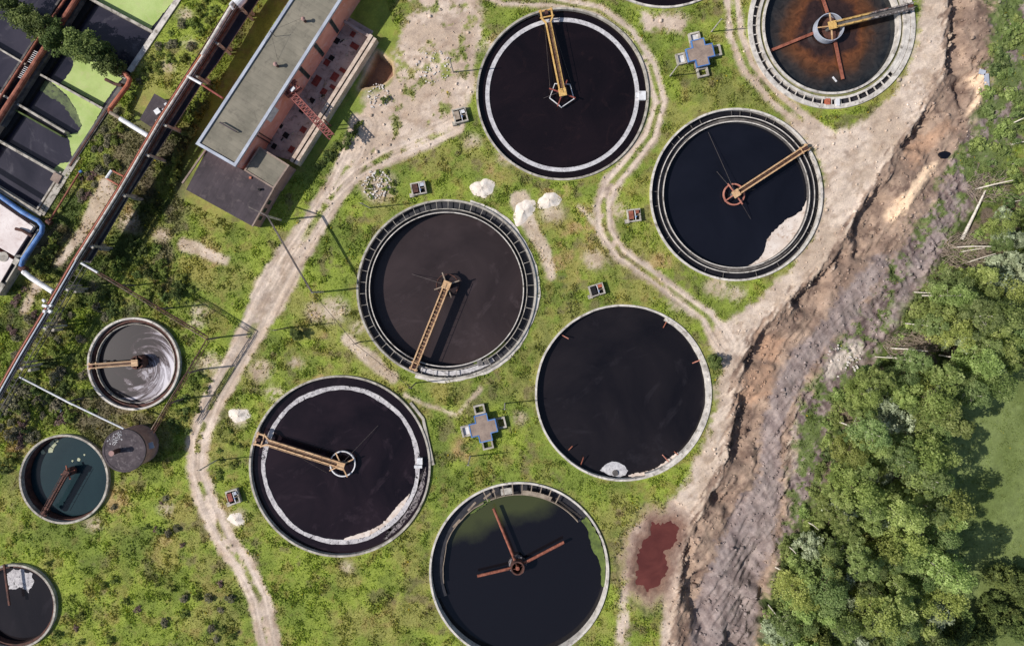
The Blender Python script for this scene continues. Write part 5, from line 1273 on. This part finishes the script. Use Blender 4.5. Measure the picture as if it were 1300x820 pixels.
for d, z, r, mm in [(4.6, 5.9, .13, 'rust_dark'), (6.2, 5.9, .10, 'concrete'), (1.2, 5.3, .26, 'rust_dark'), (1.0, 4.65, .3, 'concrete_dark'), (1.2, 3.95, .3, 'rust_dark'), (1.2, 3.25, .3, 'concrete_dark')]:
    if z > 5.8:
        mb = MB(); mb.tube(pl(off(LINE, d), z), r, 8)
    else:   # lower tiers added and thickened for a denser shadow, straight below the upper ones
        mb = MB(); mb.tube([(*P(x + d, y + d * .3, HR)[:2], z) for x, y in UP], r, 8)
    mb.build('thin_and_shade_pipe', M[mm], rk)
DL = [(350, -60), (302, 12), (262, 82), (244, 107), (215, 150), (205, 168), (184, 200), (152, 249), (124, 295), (104, 333)]
DR = [(368, -60), (320, 12), (276, 80), (255, 107), (228, 150), (216, 168), (194, 202), (163, 250), (136, 297), (114, 334)]
HD = 2.8
mb = MB()
for i in range(len(DL) - 1): mb.prism([P(*DL[i], HD)[:2], P(*DL[i + 1], HD)[:2], P(*DR[i + 1], HD)[:2], P(*DR[i], HD)[:2]], HD - .2, HD)
mb.build('deck', M['deck_dark'], rk)
mb = MB(); mb.tube([P(x + .5, y, HD + .3) for x, y in DR], 0.09, 6); mb.build('handrail', M['wood'], rk)
mb = MB()
for dd in (-1.5, 7): mb.tube(pl(off(LINE, dd), HR - .2), 0.12, 6)
mb.build('longitudinal_beam', M['rust_dark'], rk)
mb = MB()
for (x, y) in along(LINE, 8): mb.beam(P(x - 1.5, y - .6, HR - .1), P(x + 8, y + 2.4, HR - .1), 0.1, 0.12)
mb.build('cross_bar', M['rust_dark'], rk)
mb = MB(); pv = None
for n_, (x, y) in enumerate(along(UP, 9)):
    q = P(x + 1, y, HR)[:2]
    mb.beam((*q, 2.9), (*q, 5.9), .1, .1)
    if pv is not None: mb.beam((*pv, 2.9 if n_ % 2 else 5.9), (*q, 5.9 if n_ % 2 else 2.9), .12, .12)
    pv = q
mb.build('lattice_side', M['concrete_dark'], rk)
mb = MB(); pv = None
for n_, (x, y) in enumerate(along(LOW, 9)):
    q = P(x + 2, y, HR)[:2]; q2 = P(x + 12, y + 6, HR)[:2]
    mb.beam((*q, HR - .2), (*q, HR - 1.6), .07, .07); mb.beam((*q2, HR - .3), (*q2, HR - 1.6), .07, .07); mb.beam((*q, HR - .2), (*q2, HR - .3), .07, .07)
    if pv is not None: mb.beam((*pv, HR - 1.6 if n_ % 2 else HR - .2), (*q, HR - .2 if n_ % 2 else HR - 1.6), .07, .07)
    pv = q
for d in (2, 12):
    for z in (HR - .3, HR - 1.6): mb.tube([(*P(x + d, y + (d - 2) * .6, HR)[:2], z) for x, y in LOW], 0.08, 6)
mb.build('lattice_girder', M['concrete_dark'], rk)
for (x, y) in [(295, 4), (266, 50), (240, 92), (200, 154), (178, 192), (148, 243), (107, 308), (75, 362), (47, 411), (17, 462)]:
    for d0 in (1, 9):
        a = P(x + d0, y + d0 * .5, HR); mb = MB(); mb.beam((a[0], a[1], -0.3), (a[0], a[1], HR - .5), 0.4, 0.4); mb.build('post', M['concrete'], rk)
    a = P(x - 2, y - 1, HR - .45); b_ = P(x + 12, y + 7, HR - .45); mb = MB(); mb.beam(a, b_, 0.35, 0.3); mb.build('crosshead', M['concrete'], rk)
    b2 = P(x + 20, y + 8, HD - .3); mb = MB(); mb.beam((b2[0], b2[1], -.3), b2, .5, .5); mb.build('deck_post', M['concrete'], rk)
# steam valve cluster
q = P(60, 388, HR + .5); mb = MB()
for k in range(5): mb.box((q[0] + rr.uniform(-.7, .7), q[1] + rr.uniform(-1, 1), HR + .6), (rr.uniform(.4, .8), rr.uniform(.3, .6), .5), rr.uniform(0, 3))
mb.build('valve_box', M['white'], rk)
q = P(296, 8, HR + .5); mb = MB(); mb.tube([P(296, 12, HR + .3), P(292, 6, HR + .9), P(297, 0, HR + .9), P(301, 4, HR + .5)], 0.22, 8); mb.build('bend_pipe', M['white'], rk)
# expansion loop
lp = empty('pipe_loop', (*P(145, 225, 0)[:2], 0), 'small square expansion loop of orange and white pipe on the left side of the rack', 'pipe')
mb = MB(); mb.tube([P(157, 224, HR + .3), P(142, 216.5, HR + .3)], .15, 8); mb.tube([P(150, 235, HR + .3), P(135, 226.5, HR + .3)], .15, 8); mb.build('loop_arm', M['orange'], lp)
mb = MB(); mb.tube([P(142, 216.5, HR + .3), P(135, 226.5, HR + .3)], .26, 8); mb.build('loop_end', M['white'], lp)

def pipe(name, label, runs, cat='pipe', posts=()):
    p0 = runs[0][0][0]; e = empty(name, (*P(p0[0], p0[1], 0)[:2], 0), label, cat)
    for pts, r, m, nm in runs:
        mb = MB(); mb.tube([P(*p) for p in pts], r, 12); mb.build(nm, m, e)
    for (x, y, z) in posts:
        a = P(x, y, z); mb = MB(); mb.beam((a[0], a[1], -.3), a, .25, .25); mb.build('post', M['concrete_dark'], e)
    return e
pipe('overground_pipe', 'thick white pipe joining the orange basin pipe to the pipe rack', [([(153, 151, 3.5), (190, 174, 4.6)], .42, M['white'], 'pipe_run'), ([(140, 143, 3.2), (153, 151, 3.4)], .3, M['wood'], 'coupling')], posts=[(150, 149, 3.0), (176, 165, 3.9)])
pipe('overground_pipe', 'fat orange brown pipe bent round the corner of the duckweed basin', [([(147, 89, 1.4), (160, 95, 1.4), (165, 101, 1.4), (162, 109, 1.5), (140, 138, 2.2), (140, 143, 3.0)], .42, M['orange'], 'pipe_run'), ([(134, 101, .8), (146, 107, .9), (155, 109, 1.0)], .3, M['rust_dark'], 'branch_pipe')], posts=[(160, 112, 1.2)])
pipe('overground_pipe', 'long rusty pipe crossing over the basins beside the dark channel', [([(118, -30, 1.0), (97, 0, 1.0), (0, 149, 1.0), (-40, 210, 1.0)], .5, M['rust'], 'pipe_run')])
pipe('overground_pipe', 'thinner rusty pipe parallel to the ladder rungs over the basins', [([(88, -8, .8), (51, 46, .8), (0, 125, .8), (-30, 172, .8)], .22, M['rust'], 'pipe_run')])
lad = empty('ladder', (*P(37, 85, 0)[:2], 0), 'pale rungs of a ladder walkway between the two rusty basin pipes', 'ladder')
for k in range(16):
    x, y = 47 - k * 1.35, 66 + k * 2.2; mb = MB(); mb.beam(P(x - 3.5, y - 1.0, .75), P(x + 3.5, y + 2.2, .75), .1, .08)
    if k not in (7, 8): mb.build('rung', M['white'], lad)
mb = MB(); mb.beam(P(44, 64, .7), P(22, 99, .7), .08, .08); mb.beam(P(51, 68, .7), P(30, 102, .7), .08, .08); mb.build('side_rail', M['rust_dark'], lad)
pipe('overground_pipe', 'bright blue pipe bent round the pale roofed pump house', [([(-60, 212, 3.0), (0, 249, 3.0), (28, 269, 3.0), (49, 281, 3.0), (54, 287, 3.0), (53, 295, 3.0), (29, 330, 3.0), (27, 337, 3.0), (30, 342, 2.8)], .42, M['blue'], 'pipe_run')], posts=[(40, 276, 2.6), (40, 312, 2.6)])
pipe('overground_pipe', 'pale grey pipe from the end of the blue pipe to the rack', [([(30, 345, 3.0), (40, 353, 3.6), (68, 371, 5.4)], .45, M['white'], 'pipe_run'), ([(26, 339, 2.8), (33, 343, 2.8)], .6, M['rust_dark'], 'coupling')], posts=[(48, 358, 3.6)])
pipe('overground_pipe', 'thin reddish pipe with a blue tip along the outer wall of the basins', [([(101, 219, .8), (62, 282, .8)], .16, M['rust'], 'pipe_run'), ([(101, 219, .8), (104, 217, .8)], .24, M['blue'], 'pipe_tip'), ([(60, 280, .7), (65, 284, .7)], .45, M['rust_dark'], 'coupling')])
pipe('overground_pipe', 'slim white pipe slanting from the rack to the round tower', [([(24, 478, 5.2), (90, 512, 5.1), (157, 544, 5.2)], .15, M['white'], 'pipe_run'), ([(27, 480, 5.0), (92, 514, 4.9)], .08, M['white'], 'stay_wire')], posts=[(86, 510, 5.0)])
pipe('overground_pipe', 'pinkish pipe bridging from the rack to the side of the pink building', [([(238, 97, 6.1), (255, 107, 6.1), (283, 125, 6.3)], .18, M['rust_red'], 'pipe_run'), ([(238, 97, 6.25), (256, 107, 6.25)], .24, M['white'], 'sleeve')])
pipe('overground_pipe', 'short fallen grey pipe beside a brown bush below the rack', [([(68, 516, .3), (78, 522, .3)], .25, M['white'], 'pipe_run')])
# lattice conveyor from the rack to the tower
cv = empty('pipe_gallery', (*P(200, 390, 0)[:2], 0), 'dark lattice pipe gallery running from the rack past the scum tank to the tower', 'gallery')
truss(P(110, 338, 5.6), P(264, 429, 5.6), 0.5, 0.4, M['rust_dark'], cv, 'lattice_girder', 1.8, .045)
truss(P(264, 432, 5.6), P(193, 549, 5.2), 0.6, 0.4, M['rust_dark'], cv, 'lattice_girder', 1.8, .045)
mb = MB(); mb.tube([P(110, 336, 6.0), P(264, 428, 6.0), P(196, 545, 5.6)], .09, 8); mb.build('pipe_run', M['rust_dark'], cv)
mb = MB(); mb.tube([P(112, 340, 5.5), P(262, 431, 5.5), P(192, 545, 5.2)], .08, 8); mb.build('pipe_run', M['wood'], cv)
mb = MB(); mb.tube([P(103, 334, 6.4), P(124, 346, 6.4)], .2, 8); mb.build('sleeve', M['white'], cv)
for (x, y) in [(150, 362), (200, 392), (262, 431), (240, 473), (215, 512)]:
    a = P(x, y, 5.3); mb = MB(); mb.beam((a[0], a[1], -.3), a, .28, .28); mb.build('post', M['concrete_dark'], cv)

# ---------------------------------------------------------------- cable bridge near the annex and poles
cbm = empty('cable_bridge', (*P(356, 283, 0)[:2], 0), 'dark overhead cable beam on two posts crossing the dirt track by the black roof', 'cable bridge')
mb = MB(); mb.beam(P(339.5, 274.5, 7), P(378, 341, 7), .24, .3); mb.beam(P(378, 341, 7), P(396, 371, 7), .24, .3); mb.beam(P(339.5, 274.5, 7), P(316, 263, 6.0), .2, .2); mb.build('beam', M['pole_dark'], cbm)
for (x, y) in [(339.5, 274.5), (396, 371)]:
    a = P(x, y, 7); mb = MB(); mb.beam((a[0], a[1], -.3), a, .3, .3); mb.build('post', M['pole'], cbm)
def pole(base, h, label, m='pole', r=0.13, lamp=False, armd=0.0):
    b_ = P(base[0], base[1], 0); e = empty('utility_pole', (b_[0], b_[1], 0), label, 'pole')
    mb = MB(); mb.tube([(b_[0], b_[1], -.3), (b_[0], b_[1], h)], r, 8, r * .7); mb.build('shaft', M[m], e)
    mb = MB(); mb.beam((b_[0] - .45, b_[1], h - .1), (b_[0] + .45, b_[1], h - .1), .08, .1)
    mb.build('crossarm', M['pole_dark'], e)
    return b_
PO = {}
for k, (bs, h, lb) in enumerate([((575.5, 92), 7.5, 'pole standing in the sandy yard left of the top centre tank'), ((850.5, 97), 6.2, 'pole below left of the blue trimmed cross shaped chamber at the top'),
        ((903, 41), 6.0, 'pole above right of the blue trimmed cross shaped chamber at the top'), ((275, 584), 7, 'pole at the outer bend of the dirt track beside the lower left tank'),
        ((641, 512), 6, 'short pole above right of the cross shaped chamber near the centre'), ((597, 579), 6.4, 'short pole below the cross shaped chamber near the centre'),
        ((469, 264), 7, 'pole by the heap of white rubble left of the middle tank'), ((366, 416), 7.5, 'dark pole standing by the main dirt track'), ((457, 434), 4.2, 'low pole touching the left side of the middle tank'), ((528, 486), 6.5, 'pole at the foot of the middle tank where its bridge ends'), ((187, 463), 0.0, '')]):
    if h: PO[k] = (pole(bs, h, lb, 'pole_dark' if k in (7, 8, 9) else 'pole'), h)
wr_ = empty('overhead_cable', (*P(396, 371, 0)[:2], 0), 'thin overhead cable strung from the cable beam past the middle tank', 'cable')
def wire(pts, par, r=.03):
    mb = MB(); out = []
    for i in range(len(pts) - 1):
        a = np.array(pts[i]); b_ = np.array(pts[i + 1])
        for t in np.linspace(0, 1, 7)[:-1 if i < len(pts) - 2 else None]:
            p = a + (b_ - a) * t; p[2] -= 0.5 * 4 * t * (1 - t) * .6; out.append(tuple(p))
    mb.tube(out, r, 5); mb.build('cable_run', M['wire'], par)
b8 = PO[8][0]; b9 = PO[9][0]
wire([P(396, 371, 7), (b8[0], b8[1], 4.1), (b9[0], b9[1], 6.3)], wr_, .045)

# ---------------------------------------------------------------- chambers
def chamber_cross(px, py, rz, label, fill):
    o_ = P(px, py, 0); e = empty('valve_chamber', (o_[0], o_[1], 0), label, 'chamber', None, 0)
    co, si = math.cos(rz), math.sin(rz)
    def T(x, y): return (o_[0] + x * co - y * si, o_[1] + x * si + y * co)
    a, b_ = 1.15, 2.35
    cross = [(-a, -b_), (a, -b_), (a, -a), (b_, -a), (b_, a), (a, a), (a, b_), (-a, b_), (-a, a), (-b_, a), (-b_, -a), (-a, -a)]
    mb = MB(); mb.prism([T(x * .98, y * .98) for x, y in cross], -.3, 1.5); mb.build('wall', M['roof_grey'], e)
    mb = MB(); mb.prism([T(x, y) for x, y in cross], 1.5, 1.62); mb.build('roof', M['roof_grey'], e)
    mb = MB(); frame([T(x * 1.05, y * 1.05) for x, y in cross], .17, 1.2, 1.68, mb); mb.build('blue_trim', M['blue'], e)
    for k, (dx, dy) in enumerate([(0, 1), (1, 0), (0, -1), (-1, 0)]):
        c_ = T(dx * 3.25, dy * 3.25); mb = MB(); w = 2.0; l = 1.7
        sx, sy = (w, l) if dx == 0 else (l, w)
        pol = [(-sx / 2, -sy / 2), (sx / 2, -sy / 2), (sx / 2, sy / 2), (-sx / 2, sy / 2)]
        pol = [T(dx * 3.25 + x, dy * 3.25 + y) for x, y in pol]
        frame(pol, .3, -.8, .7, mb); bx = mb.build('open_box', M['concrete'], e)
        mb = MB(); mb.prism(inset(pol, .26), -.8, -.2 if k not in fill else .25); mb.build('box_floor', M['white'] if k in fill else M['black'], bx)
    return e
chamber_cross(886, 71, math.radians(13), 'cross shaped chamber with blue trim near the top right between three tanks', (0, 3))
chamber_cross(614, 541, math.radians(13), 'cross shaped chamber with blue trim standing in grass below the middle tank', (3,))
def hatchbox(px, py, rz, label, m1, m2, w=2.7, l=2.3):
    o_ = P(px, py, 0); e = empty('valve_box', (o_[0], o_[1], 0), label, 'valve box')
    co, si = math.cos(rz), math.sin(rz)
    def T(x, y): return (o_[0] + x * co - y * si, o_[1] + x * si + y * co)
    pol = [T(-w / 2, -l / 2), T(w / 2, -l / 2), T(w / 2, l / 2), T(-w / 2, l / 2)]
    frame(pol, .25, -.4, .9).build('wall', M['concrete'], e)
    mb = MB(); mb.prism(inset(pol, .24), -.4, .1); mb.build('pit', M['black'], e)
    for (x, y, sx, sy, mm, nm) in [(-.55, 0.1, .9, 1.5, m1, 'lid'), (.75, .55, .8, .6, m2, 'lid'), (.2, -.1, .12, 1.9, M['white'], 'frame_bar'), (.7, -.1, 1.0, .1, M['wood'], 'frame_bar')]:
        c_ = T(x, y); mb = MB(); mb.box((c_[0], c_[1], .86), (sx, sy, .08), rz); mb.build(nm, mm, e)
    c_ = T(-w / 2 - .1, -l / 2 + .2); mb = MB(); mb.box((c_[0], c_[1], .3), (.8, .7, .6), rz); mb.build('step', M['concrete'], e)
    c_ = T(.3, -.3); mb = MB(); mb.cyl(c_, .12, 0, 1.1, 8); mb.build('valve_stem', M['blue'], e)
hatchbox(584.5, 148, .25, 'pale open valve box with a dark interior at the foot of the sandy yard', M['wood'], M['white'], 2.5, 2.6)
hatchbox(532, 240, .2, 'valve box with rusty and grey lids above the middle tank', M['rust_dark'], M['parapet'])
hatchbox(804, 274, .12, 'valve box with a brick red lid just left of the navy tank', M['rust'], M['rust'], 2.4, 2.3)
hatchbox(757, 368, .3, 'valve box with a bright orange lid above the plain dark tank', M['black'], M['orange'], 2.7, 2.1)
hatchbox(298, 629, .3, 'valve box with blue grey fittings left of the lower left tank', M['rust_red'], M['parapet'], 2.2, 2.6)

# ---------------------------------------------------------------- sand heaps, rubble, planks, logs
def heap(px, py, rx, ry, h, label, m=None, seed=1, rot=0, name='sand_heap', cat='sand heap'):
    rs = random.Random(seed); o_ = P(px, py, 0); V = []; F = []; n = 72; mrg = 18
    ph = [rs.uniform(0, 6.28) for _ in range(4)]
    for i in range(mrg + 1):
        t = i / mrg
        for k in range(n):
            a = 2 * math.pi * k / n; w = 1 + .16 * math.sin(2 * a + ph[0]) + .1 * math.sin(3 * a + ph[1]) + .05 * math.sin(7 * a + ph[2])
            x = math.cos(a) * rx * w * t / S; y = math.sin(a) * ry * w * t / S
            z = h * (1 - t) ** 1.1 * (1 + .22 * math.sin(2.6 * x + ph[0]) * math.sin(2.3 * y + ph[1])) + rs.uniform(-.035, .035) * (1 - t) - .06 * t
            V.append((x * math.cos(rot) - y * math.sin(rot), x * math.sin(rot) + y * math.cos(rot), z))
    for i in range(mrg):
        for k in range(n): F.append((i * n + k, (i + 1) * n + k, (i + 1) * n + (k + 1) % n, i * n + (k + 1) % n))
    o = link(name, mkmesh(name, V, F), m or M['sand_heap'], smooth=True); o.location = (o_[0], o_[1], zat(o_[0], o_[1])); tag(o, label, cat)
heap(612, 239, 16, 14, .7, 'pale sand heap nearest the top of the middle tank', seed=1)
heap(665, 269, 13, 19, .7, 'pale sand heap with a trail of spilt sand running down from it', seed=2, rot=-.4)
heap(697, 255, 15, 12, .75, 'rightmost pale sand heap of the three near the middle tank', seed=3, rot=.3)
heap(304, 527, 14, 11, .6, 'pale sand heap beside the dirt track above the lower left tank', seed=4)
heap(300, 659, 14, 9, .4, 'small pale sand heap below the valve box by the curved track', seed=5)
def rubble(px, py, r, n, label, seed):
    rs = random.Random(seed); o_ = P(px, py, 0); mb = MB()
    for k in range(n):
        a = rs.uniform(0, 6.28); q = r / S * math.sqrt(rs.random()); s_ = rs.uniform(.08, .36)
        mb.box((o_[0] + math.cos(a) * q, o_[1] + math.sin(a) * q, s_ * .3 + .03), (s_, s_ * rs.uniform(.5, 1), s_ * .6), rs.uniform(0, 3))
    o = mb.build('rubble_heap', M['rubble']); tag(o, label, 'rubble', kind='stuff')
rubble(478, 235, 19, 150, 'heap of broken white rubble among weeds left of the upper valve box', 1)
rubble(550, 85, 22, 70, 'loose broken concrete lying in the sandy yard', 2)
rubble(478, 122, 16, 60, 'broken concrete around the weeds below the pit', 3)
rubble(1070, 458, 22, 60, 'pale broken stones beside the weeds on the dug earth', 4)
mb = MB(); mb.beam(P(521, 511, .15), P(537, 531, .15), .5, .2); mb.beam(P(537, 531, .17), P(550, 590, .17), .5, .2)
o = mb.build('concrete_kerb', M['concrete']); tag(o, 'curved line of pale kerb slabs beside the lower left tank', 'kerb')
# pale board and dark pool on the cut
mb = MB(); mb.beam(P(1243, 91, .35), P(1251, 93, .35), .9, .12); mb.beam(P(1252, 94, .35), P(1253, 112, .35), .9, .12)
o = mb.build('concrete_slab', M['parapet']); tag(o, 'bent pale slab lying on the sand spot at the upper right', 'slab')
o = disc_o = None
mb = MB(); q = P(1199, 197, 0); mb.prism([(q[0] + 1.0 * math.cos(a) * (1 + .2 * math.sin(3 * a)), q[1] + .7 * math.sin(a)) for a in np.linspace(0, 6.0, 16)], -.9, zat(q[0], q[1]) + .12)
o = mb.build('pool_water', W3); tag(o, kind='structure')
# bare and fallen trunks
for k, (x0, y0, z0, x1, y1, z1, r, lb) in enumerate([
    (1221, 304, .6, 1251, 242, .9, .3, 'thick pale fallen log lying along the edge of the dug earth'),
    (1240, 240, .4, 1286, 229, 7.0, .16, 'bare leaning birch trunk above the fallen log'),
    (1211, 314, .4, 1258, 313, 8.0, .15, 'straight white birch trunk pointing right below the fallen log'),
    (1216, 321, .4, 1250, 315, 5.0, .10, 'thin white birch trunk crossing beside the straight one'),
    (1228, 334, .4, 1264, 322, 7.0, .11, 'thin birch trunk leaning up right in the clearing edge'),
    (1243, 341, .4, 1266, 337, 4.0, .11, 'short white birch trunk at the edge of the green crowns'),
    (1205, 336, .6, 1232, 345, .8, .2, 'brown fallen log at the corner of the wood'),
    (1128, 442, .4, 1178, 446, 7.5, .14, 'long white birch trunk over the brushwood at mid height'),
    (1112, 453, .3, 1150, 457, 4.5, .09, 'faint grey birch trunk below the brushwood'),
    (1163, 371, .4, 1220, 376, 7.0, .1, 'thin white trunk over the crowns near the top of the wood'),
    (999, 692, .4, 1013, 705, 4.0, .14, 'white birch trunk low at the bottom edge of the wood'),
    (1009, 689, .4, 1026, 702, 5.0, .12, 'second white birch trunk low in the wood, right of the first'),
    (985, 720, .4, 998, 729, 4.0, .15, 'white birch trunk nearest the grey mud'),
    (1026, 663, .4, 1039, 672, 4.0, .12, 'short birch stub beside the pale brush pile'),
    (1284, 158, .4, 1300, 150, 2.0, .14, 'pale log at the right edge among rough grass'),
    (1286, 183, .4, 1302, 180, 2.0, .14, 'lower pale log at the right edge among rough grass')]):
    mb = MB(); a = P(x0, y0, z0); b_ = P(x1, y1, z1); mb.tube([(a[0], a[1], zat(a[0], a[1]) - .1 if z1 > 1 else z0), tuple((np.array(a) + np.array(b_)) / 2 + np.array([.1, .1, 0])), b_], r, 7, r * .5)
    o = mb.build('log' if z1 < 1.5 else 'bare_trunk', M['bark'] if 'brown' in lb else M['bark_birch']); tag(o, lb, 'log' if z1 < 1.5 else 'tree trunk')
# brushwood piles
def brush(px, py, rx, ry, n, label, seed):
    rs = random.Random(seed); mb = MB()
    for k in range(n):
        a = rs.uniform(0, 6.28); q = math.sqrt(rs.random()); x = px + rx * math.cos(a) * q; y = py + ry * math.sin(a) * q
        d = rs.gauss(0.0, .5); L = rs.uniform(6, 18)
        z = rs.uniform(.1, 1.0); p = P(x, y, z); e_ = P(x + L * math.cos(d), y + L * math.sin(d), z + rs.uniform(-.3, 1.0)); mb.tube([p, e_], rs.uniform(.03, .07), 4, .02)
    o = mb.build('brushwood', M['wood']); tag(o, label, 'brushwood', kind='stuff')
brush(1152, 438, 32, 17, 420, 'grey brushwood thrown down at the edge of the wood', 1)
brush(1222, 322, 28, 26, 380, 'brown brushwood under the bare birch trunks', 2)
brush(1250, 238, 26, 18, 200, 'dry brushwood beside the fallen log', 3)

# ---------------------------------------------------------------- camera and light
cam = bpy.data.cameras.new('camera'); co_ = bpy.data.objects.new('camera', cam); C.objects.link(co_)
co_.location = (0, 0, H); co_.rotation_euler = (0, 0, 0)
cam.sensor_fit = 'HORIZONTAL'; cam.sensor_width = 36; cam.lens = H * S / 1300 * 36; cam.shift_y = -45 / 1300; cam.clip_end = 5000
bpy.context.scene.camera = co_
EL = math.radians(43); azs = math.radians(6)   # shadows fall to +x and slightly up
import mathutils
d = mathutils.Vector((math.cos(azs) * math.cos(EL), math.sin(azs) * math.cos(EL), -math.sin(EL)))
sun = bpy.data.lights.new('sun', 'SUN'); sun.energy = 4.4; sun.angle = math.radians(0.53); sun.color = (1.0, 0.965, 0.91)
so = bpy.data.objects.new('sun', sun); C.objects.link(so); so.rotation_euler = d.to_track_quat('-Z', 'Y').to_euler(); so.location = (-60, 0, 80)
w = bpy.data.worlds.new('World'); bpy.context.scene.world = w; w.use_nodes = True
nt = w.node_tree; bg = nt.nodes['Background']; sky = nt.nodes.new('ShaderNodeTexSky'); sky.sky_type = 'NISHITA'; sky.sun_disc = False
sky.sun_elevation = EL; sky.sun_rotation = math.atan2(-d.x, -d.y)
nt.links.new(sky.outputs[0], bg.inputs[0]); bg.inputs[1].default_value = 0.10
sc = bpy.context.scene; sc.view_settings.view_transform = 'Standard'; sc.view_settings.look = 'None'; sc.view_settings.exposure = 0
